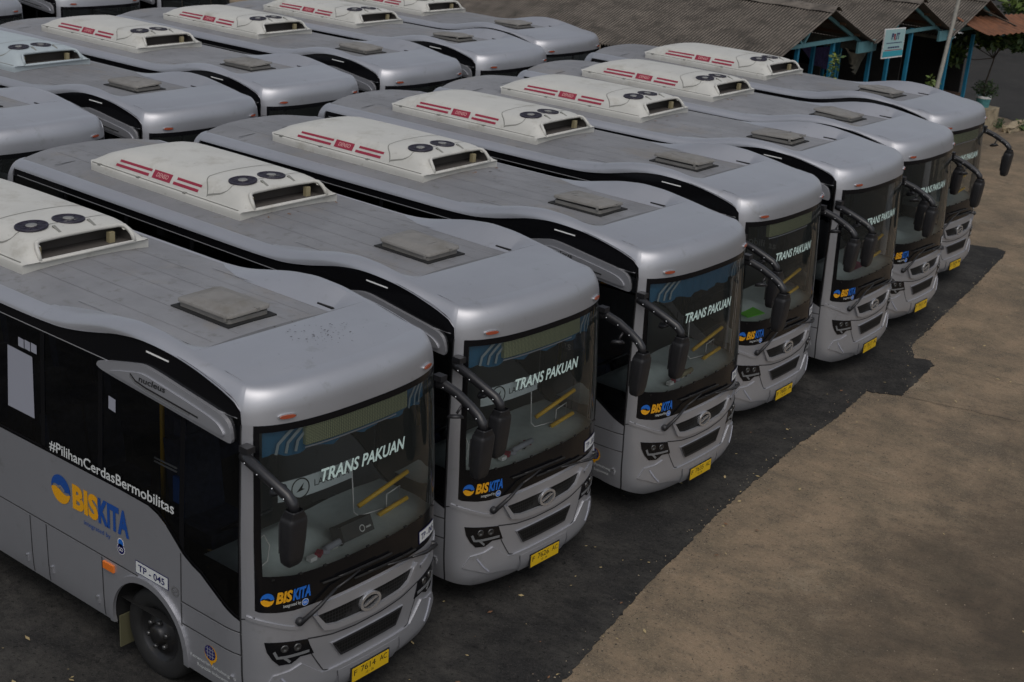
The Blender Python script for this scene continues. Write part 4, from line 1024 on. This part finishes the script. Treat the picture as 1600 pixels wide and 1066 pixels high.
# banner sign
root = empty('banner_sign', (-5.95, 22.3, 2.9)); b = MB()
SA, SB, SC, SD = Vector((.0, -.52, .33)), Vector((0, .52, .30)), Vector((0.02, .5, -.33)), Vector((0.02, -.56, -.30))
fn = lambda u, v, o: tuple(SD.lerp(SC, u).lerp(SA.lerp(SB, u), v)+Vector((o, 0, 0)))
def rect(u0, v0, u1, v1): return [(u0, v0), (u1, v0), (u1, v1), (u0, v1)]
b.flat(rect(0, 0, 1, 1), fn, 'white', 0); b.flat(rect(.02, .05, .98, .97), fn, 'sign_pale', .004); b.flat(rect(.02, .05, .98, .24), fn, 'sign_teal', .008); b.flat(rect(.12, .50, .88, .525), fn, 'navy', .008); b.flat(rect(.08, .26, .92, .28), fn, 'red', .008)
b.add([fn(0, 0, -.02), fn(1, 0, -.02), fn(1, 1, -.02), fn(0, 1, -.02)], [(0, 1, 2, 3)], 'white')
b.build('panel', root); b = MB(); b.text('P', fn, .34, .62, .09, .22, 'navy', .03, 0, .012); b.text('R', fn, .45, .60, .10, .22, 'red', .03, 0, .012); b.text('I', fn, .57, .62, .03, .22, 'navy', .03, 0, .012); b.text('T', fn, .62, .62, .10, .22, 'navy', .03, 0, .012); [b.flat(rect(.22+k*.115, .34, .22+k*.115+.09, .385), fn, 'navy', .012) for k in range(5)]; b.build('lettering', root)
tag(root, 'pale teal banner with dark letters PRIT hung between the shed gables', 'banner')
def drape(name, pts, m, label, cat):
    A_, B_, C_, D_ = [Vector(p) for p in pts]; rows = []
    for i in range(13):
        t = i/12; rows.append([tuple(A_.lerp(B_, t).lerp(D_.lerp(C_, t), k/8)+Vector((.05*math.sin(i*1.7+k*.3), 0, -.10*math.sin(math.pi*t)*(1-k/8)))) for k in range(9)])
    o = MB().grid(rows, m).build(name); tag(o, label, cat); return o
drape('cloth_banner', [(-8.9, 23.6, 2.35), (-8.9, 25.9, 2.20), (-8.9, 25.6, 1.55), (-8.9, 24.6, 1.7)], 'purple_cloth', 'purple patterned cloth hanging inside the nearest shed', 'cloth')
drape('tarpaulin', [(-6.6, 21.3, 2.78), (-6.7, 22.6, 2.62), (-6.8, 22.4, 2.05), (-6.7, 21.9, 2.4)], 'tarp', 'grey tarpaulin drooping from the gutter between two sheds', 'tarp')
b = MB(); b.lathe([(.0, 0), (.42, 0), (.43, .1), (.43, 1.2), (.40, 1.28), (0, 1.3)], (0, 0, 0), (0, 0, 1), 'blue_tank', 20); b.lathe([(.435, 1.0), (.44, 1.05), (.44, 1.2), (.43, 1.24)], (0, 0, 0), (0, 0, 1), 'orange_paint', 20)
o = b.build('drum', None, (-7.1, 18.75, 1.35)); tag(o, 'blue drum with an orange top band under the eave of the nearest shed', 'drum')
b = MB(); b.box((-7.1, 18.75, .67), (1.1, 1.1, 1.34), 'shed_dark'); b.box((-7.1, 18.75, 1.32), (1.2, 1.2, .05), 'wood'); o = b.build('stand'); tag(o, 'dark box stand carrying the blue drum', 'stand')
b = MB(); b.box((-7.9, 23.4, .8), (.9, 1.6, .06), 'wood')
for dx in (-.4, .4):
    for dy in (-.7, .7): b.box((-7.9+dx, 23.4+dy, .39), (.05, .05, .78), 'wood')
o = b.build('table'); tag(o, 'brown wooden table in the dark under the middle shed', 'table')
# leaning pole
b = MB(); b.tube([(-5.7, 24.17, .0), (-5.7, 24.5, 1.67), (-5.7, 24.93, 3.81), (-5.7, 25.1, 4.8)], [.055, .052, .042, .034], 'pole_grey', 10); b.lathe([(.056, 0), (.06, .02), (.056, .04)], (-5.7, 24.52, 1.75), (0, .2, 1), 'pole_grey', 10)
o = b.build('pole'); tag(o, 'thin pale grey pole standing in front of the sheds, right of the pale banner', 'pole')
# concrete block, pot, plants
def wonky(b, c, sz, m, j, seed):
    r = random.Random(seed); n = 5; P = {}
    for f in range(6):
        ax = f//2; sg = 1 if f % 2 else -1; rows = []
        for i in range(n):
            row = []
            for k in range(n):
                p = [0, 0, 0]; p[ax] = sg; p[(ax+1) % 3] = -1+2*i/(n-1); p[(ax+2) % 3] = -1+2*k/(n-1); key = tuple(p)
                if key not in P: P[key] = Vector((c[0]+p[0]*sz[0]/2, c[1]+p[1]*sz[1]/2, c[2]+p[2]*sz[2]/2))+Vector((r.uniform(-j, j), r.uniform(-j, j), r.uniform(-j, j)))
                row.append(P[key])
            rows.append(row)
        b.grid(rows, m, False)
b = MB(); wonky(b, (-6.75, 30.0, .27), (1.0, .95, .56), 'block', .02, 1); o = b.build('concrete_block'); tag(o, 'stained pale concrete block carrying the teal flower pot', 'block')
b = MB(); wonky(b, (-5.85, 30.75, .08), (.22, 1.3, .17), 'block', .035, 2); o = b.build('broken_kerb'); tag(o, 'broken pale kerb piece lying at the foot of the concrete block', 'kerb')
b = MB(); b.lathe([(.0, 0), (.15, 0), (.17, .03), (.19, .27), (.20, .28), (.20, .31), (.175, .31), (.17, .27)], (0, 0, 0), (0, 0, 1), 'pot', 20); b.lathe([(.172, .26), (0, .27)], (0, 0, 0), (0, 0, 1), 'soil', 20); b.lathe([(.201, .25), (.205, .31), (.17, .312)], (0, 0, 0), (0, 0, 1), 'white', 20)
o = b.build('flower_pot', None, (-6.60, 30.1, .545)); tag(o, 'teal flower pot with a white rim on the concrete block', 'pot')
def leafcloud(b, centre, rad, n, size, mats, seed, shape=None):
    r = random.Random(seed)
    for i in range(n):
        while True:
            p = Vector((r.uniform(-1, 1), r.uniform(-1, 1), r.uniform(-1, 1)))
            if .15 < p.length < 1: break
        p = Vector((p.x*rad[0], p.y*rad[1], p.z*rad[2]))+Vector(centre)
        a = Vector((r.gauss(0, 1), r.gauss(0, 1), r.gauss(0, .6))).normalized(); u = a.orthogonal().normalized(); s = size*r.uniform(.6, 1.3)
        b.add([p, p+a*s*.5+u*s*.22, p+a*s, p+a*s*.5-u*s*.22], [(0, 1, 2, 3)], r.choice(mats))
root = empty('potted_tree', (-6.6, 30.1, .8))
b = MB(); b.tube([(0, 0, 0), (-.03, 0, .1), (-.02, .02, .45), (.06, .05, 1.0), (.08, .02, 1.6)], [.03, .028, .024, .02, .014], 'bark', 7); rb = random.Random(5)
for t in [(-.5, -.3, 1.5), (-.9, .1, 1.35), (.4, .3, 1.7), (-.4, .5, 1.6), (.6, -.3, 1.55), (-.7, -.5, 1.05)]: b.tube([(.06, .03, 1.05), (t[0]*.5, t[1]*.5, t[2]*.92), t], [.014, .01, .005], 'bark', 5)
b.build('trunk', root)
b = MB(); LM = ['leaf_dark', 'leaf_mid', 'leaf_mid', 'leaf_light']
for k, (c, rd, n_) in enumerate((((-.55, -.1, 1.5), (.45, .4, .22), 260), ((-.85, -.35, 1.05), (.22, .22, .26), 170), ((.3, .2, 1.6), (.5, .4, .18), 300), ((.75, .5, 1.55), (.4, .4, .2), 240), ((-.1, .3, 1.6), (.4, .4, .15), 180), ((.55, 1.2, 1.65), (.4, .5, .22), 260), ((.0, .1, 1.5), (.6, .5, .2), 300), ((.35, .7, 1.45), (.5, .5, .2), 260))): leafcloud(b, c, rd, int(n_*1.3), .19, LM, 20+k)
b.build('crown', root); tag(root, 'slender dark sapling growing out of the teal pot in front of the awning', 'tree')
root = empty('potted_shrub', (-6.6, 30.12, .80)); b = MB()
for i in range(16):
    a = i*2.4; b.tube([(0, 0, 0), (.15*math.cos(a), .15*math.sin(a), .18), (.3*math.cos(a), .3*math.sin(a), .34)], [.008, .006, .003], 'bark', 4)
b.build('stem', root); b = MB(); leafcloud(b, (0, .05, .22), (.34, .36, .24), 420, .09, ['leaf_dark', 'leaf_dark', 'leaf_mid'], 3); b.build('foliage', root); tag(root, 'low dark green shrub filling the top of the teal pot', 'shrub')
def climber(base, tipv, n, mats, seed, label, size=.12, name='vine'):
    root = empty(name, base); b = MB(); tip = Vector(tipv)
    b.tube([(0, 0, 0), tip*.5+Vector((.03, .02, 0)), tip], [.012, .009, .005], 'bark', 5); b.build('stem', root)
    b = MB()
    for i in range(n): leafcloud(b, tip*((i+1)/n), (.09, .09, .09), 14, size, mats, seed+i)
    b.build('foliage', root); tag(root, label, 'plant')
climber((-6.15, 19.2, 1.2), (.05, .75, 1.55), 14, ['leaf_yellow', 'leaf_light', 'leaf_mid'], 50, 'yellow green climbing plant on a blue post of the nearest shed')
climber((-6.1, 24.9, .3), (.0, .2, 1.5), 9, ['leaf_mid', 'leaf_light'], 70, 'small green plant growing beside the middle shed post', .16, 'shrub')
b = MB(); leafcloud(b, (-5.75, 31.3, .07), (.35, .6, .12), 700, .10, ['leaf_mid', 'leaf_light', 'leaf_dark'], 9); leafcloud(b, (-6.25, 30.55, .12), (.12, .3, .16), 160, .08, ['leaf_mid', 'leaf_dark'], 10)
o = b.build('weeds'); tag(o, 'green weeds growing along the kerb by the concrete block', 'weeds', kind='stuff')
# parked minibus beyond the sheds
root = empty('minibus', (-14.1, 41.5, 0)); root.rotation_euler.z = R(-20); b = MB()
prof_ = [(-2.3, .35), (2.2, .35), (2.35, .6), (2.3, 1.1), (1.75, 1.95), (1.5, 2.1), (-2.2, 2.12), (-2.35, 1.9), (-2.38, .6)]
n = len(prof_); vs = [(x, y, z) for y in (-.95, .95) for x, z in prof_]
b.add(vs, [tuple(range(n))[::-1], tuple(range(n, 2*n))]+[(i, (i+1) % n, (i+1) % n+n, i+n) for i in range(n)], 'van_white'); b.box((1.0, -.955, .85), (1.5, .01, .55), 'purple_cloth'); b.box((-.9, -.957, .75), (.5, .012, .22), 'yellow'); b.build('body', root)
for x in (-1.7, -.4, .8): MB().box((x, -.955, 1.55), (1.05, .012, .6), 'black_gloss').build('window', root)
MB().add([(2.26, -.85, 1.15), (2.26, .85, 1.15), (1.82, .8, 1.9), (1.82, -.8, 1.9)], [(0, 1, 2, 3)], 'black_gloss').build('windshield', root)
for x in (-1.5, 1.5):
    for s in (-1, 1): MB().lathe([(0, .02), (.2, .02), (.22, 0), (.33, 0), (.34, -.03), (.34, -.2), (0, -.2)], (x, s*.95, .34), (0, s, 0), 'rubber', 20).build('wheel', root)
tag(root, 'white minibus with a purple side patch parked beyond the sheds', 'minibus')
# trees at the far edge
def tree(loc, h, rad, seed, label):
    root = empty('tree', loc); r = random.Random(seed); b = MB(); b.tube([(0, 0, 0), (.1, 0, h*.3), (0, .1, h*.6), (.05, 0, h*.85)], [.16, .13, .08, .03], 'bark', 8)
    for i in range(9):
        a = i*2.4; z = h*(.2+.06*i); b.tube([(0, 0, z), (rad*.45*math.cos(a), rad*.45*math.sin(a), z+.4), (rad*.8*math.cos(a), rad*.8*math.sin(a), z+.7)], [.06, .04, .015], 'bark', 5)
    b.build('trunk', root); b = MB()
    for i in range(34):
        a = r.uniform(0, 6.28); q = rad*math.sqrt(r.uniform(.02, 1)); z = h*r.uniform(.05, .98); leafcloud(b, (q*math.cos(a)*(1.1-.4*z/h), q*math.sin(a)*(1.1-.4*z/h), z), (.95, .95, .6), 120, .38, r.choice([LM, ['leaf_mid'], ['leaf_mid', 'leaf_light', 'leaf_light']]), seed*100+i)
    b.build('crown', root); tag(root, label, 'tree', 'trees at the far edge of the yard')
tree((-17.0, 53, 0), 5.5, 2.4, 1, 'bushy green tree behind the gable of the farthest shed'); tree((-13.4, 55, 0), 5.0, 2.3, 2, 'bushy green tree at the top right corner of the picture')
# loose stones on the yard and crumbs along the asphalt edge
mat('stone', (.26, .21, .15), .95); mat('stone_dark', (.05, .042, .033), .95); mat('crumb', (.018, .017, .016), .95)
def pebbles(name, pts, label):
    b = MB(); r = random.Random(21)
    for (x, y, z, sz, m) in pts:
        v = [(x+sz*r.uniform(.5, 1)*math.cos(a+r.uniform(-.3, .3)), y+sz*r.uniform(.5, 1)*math.sin(a), z) for a in (0, 1.26, 2.5, 3.77, 5.0)]+[(x+r.uniform(-.2, .2)*sz, y+r.uniform(-.2, .2)*sz, z+sz*r.uniform(.4, .8))]
        b.add(v, [(k, (k+1) % 5, 5) for k in range(5)], m)
    o = b.build(name); tag(o, label, 'gravel', kind='stuff')
r = random.Random(31); P = []
for i in range(3200):
    t = r.random()**.8; P.append((r.uniform(-1.0, 6.5), 1.2+t*26, 0, r.choice([.004, .006, .008, .011]), r.choice(['stone', 'stone_dark'])))
P = [p for p in P if p[0] > tab([(e[1], e[0]) for e in edge if e[1] < 18.3 and e[0] < 2.7], p[1])+.12]
for (x, y) in e2:
    if y > 18.2: continue
    for k in range(1): q = abs(r.gauss(0, .08)); P.append((x+q+.01, y+r.uniform(-.03, .03), 0, r.choice([.005, .007, .009, .013]), r.choice(['crumb', 'stone_dark', 'stone_dark', 'stone'])))
    if r.random() < .6: P.append((x-abs(r.gauss(0, .09)), y, .012, r.choice([.006, .009, .012]), r.choice(['stone', 'crumb'])))
pebbles('loose_gravel', P, 'loose grit and asphalt crumbs along the edge of the brown yard')
# fallen leaves and grit
mat('dry_leaf', (.36, .28, .14), .8); mat('dry_leaf_brown', (.16, .08, .04), .8); mat('grit', (.03, .025, .02), .9)
def bits(name, pts, label):
    b = MB(); r = random.Random(11)
    for (x, y, z, s, m) in pts:
        a = r.uniform(0, 6.28); u = Vector((math.cos(a), math.sin(a), r.uniform(-.1, .3)))*s; v = Vector((-math.sin(a), math.cos(a), r.uniform(-.1, .3)))*s*.5; p = Vector((x, y, z+s*.3))
        b.add([p-u, p-v, p+u, p+v], [(0, 1, 2, 3)], m)
    o = b.build(name); tag(o, label, 'leaves', kind='stuff')
r = random.Random(4); P = []
for i in range(150): P.append((r.uniform(-.6, 1.2), r.uniform(-1, 17), .014, r.choice([.012, .015, .02, .03]), r.choice(['dry_leaf', 'dry_leaf', 'dry_leaf_brown'])))
for i in range(40): P.append((r.uniform(-4, -1), r.uniform(-3.5, -1.4), .014, r.choice([.012, .02, .035]), 'dry_leaf'))
for i in range(160): P.append((r.uniform(.3, 6), r.uniform(2, 22), .002, r.choice([.01, .012, .018]), r.choice(['dry_leaf', 'dry_leaf_brown', 'grit'])))
bits('fallen_leaves', P, 'small dry leaves scattered over the asphalt and the brown yard')
P = []
for i in range(75): P.append((r.gauss(-.62, .13), r.gauss(.10, .16), 3.002, r.choice([.006, .008, .012]), 'grit'))
for i in range(14): P.append((r.uniform(-.85, -.3), r.uniform(-.6, .7), 2.99, r.choice([.006, .012]), 'grit'))
for bi in range(1, 7):
    for i in range(8): p = lay(bi, (-3.45+r.gauss(0, .03), r.uniform(-.6, .6), 2.915)); P.append((*p, r.choice([.012, .02, .03]), 'dry_leaf_brown'))
bits('roof_litter', P, 'dark grit and brown leaf bits lying on the bus roofs')
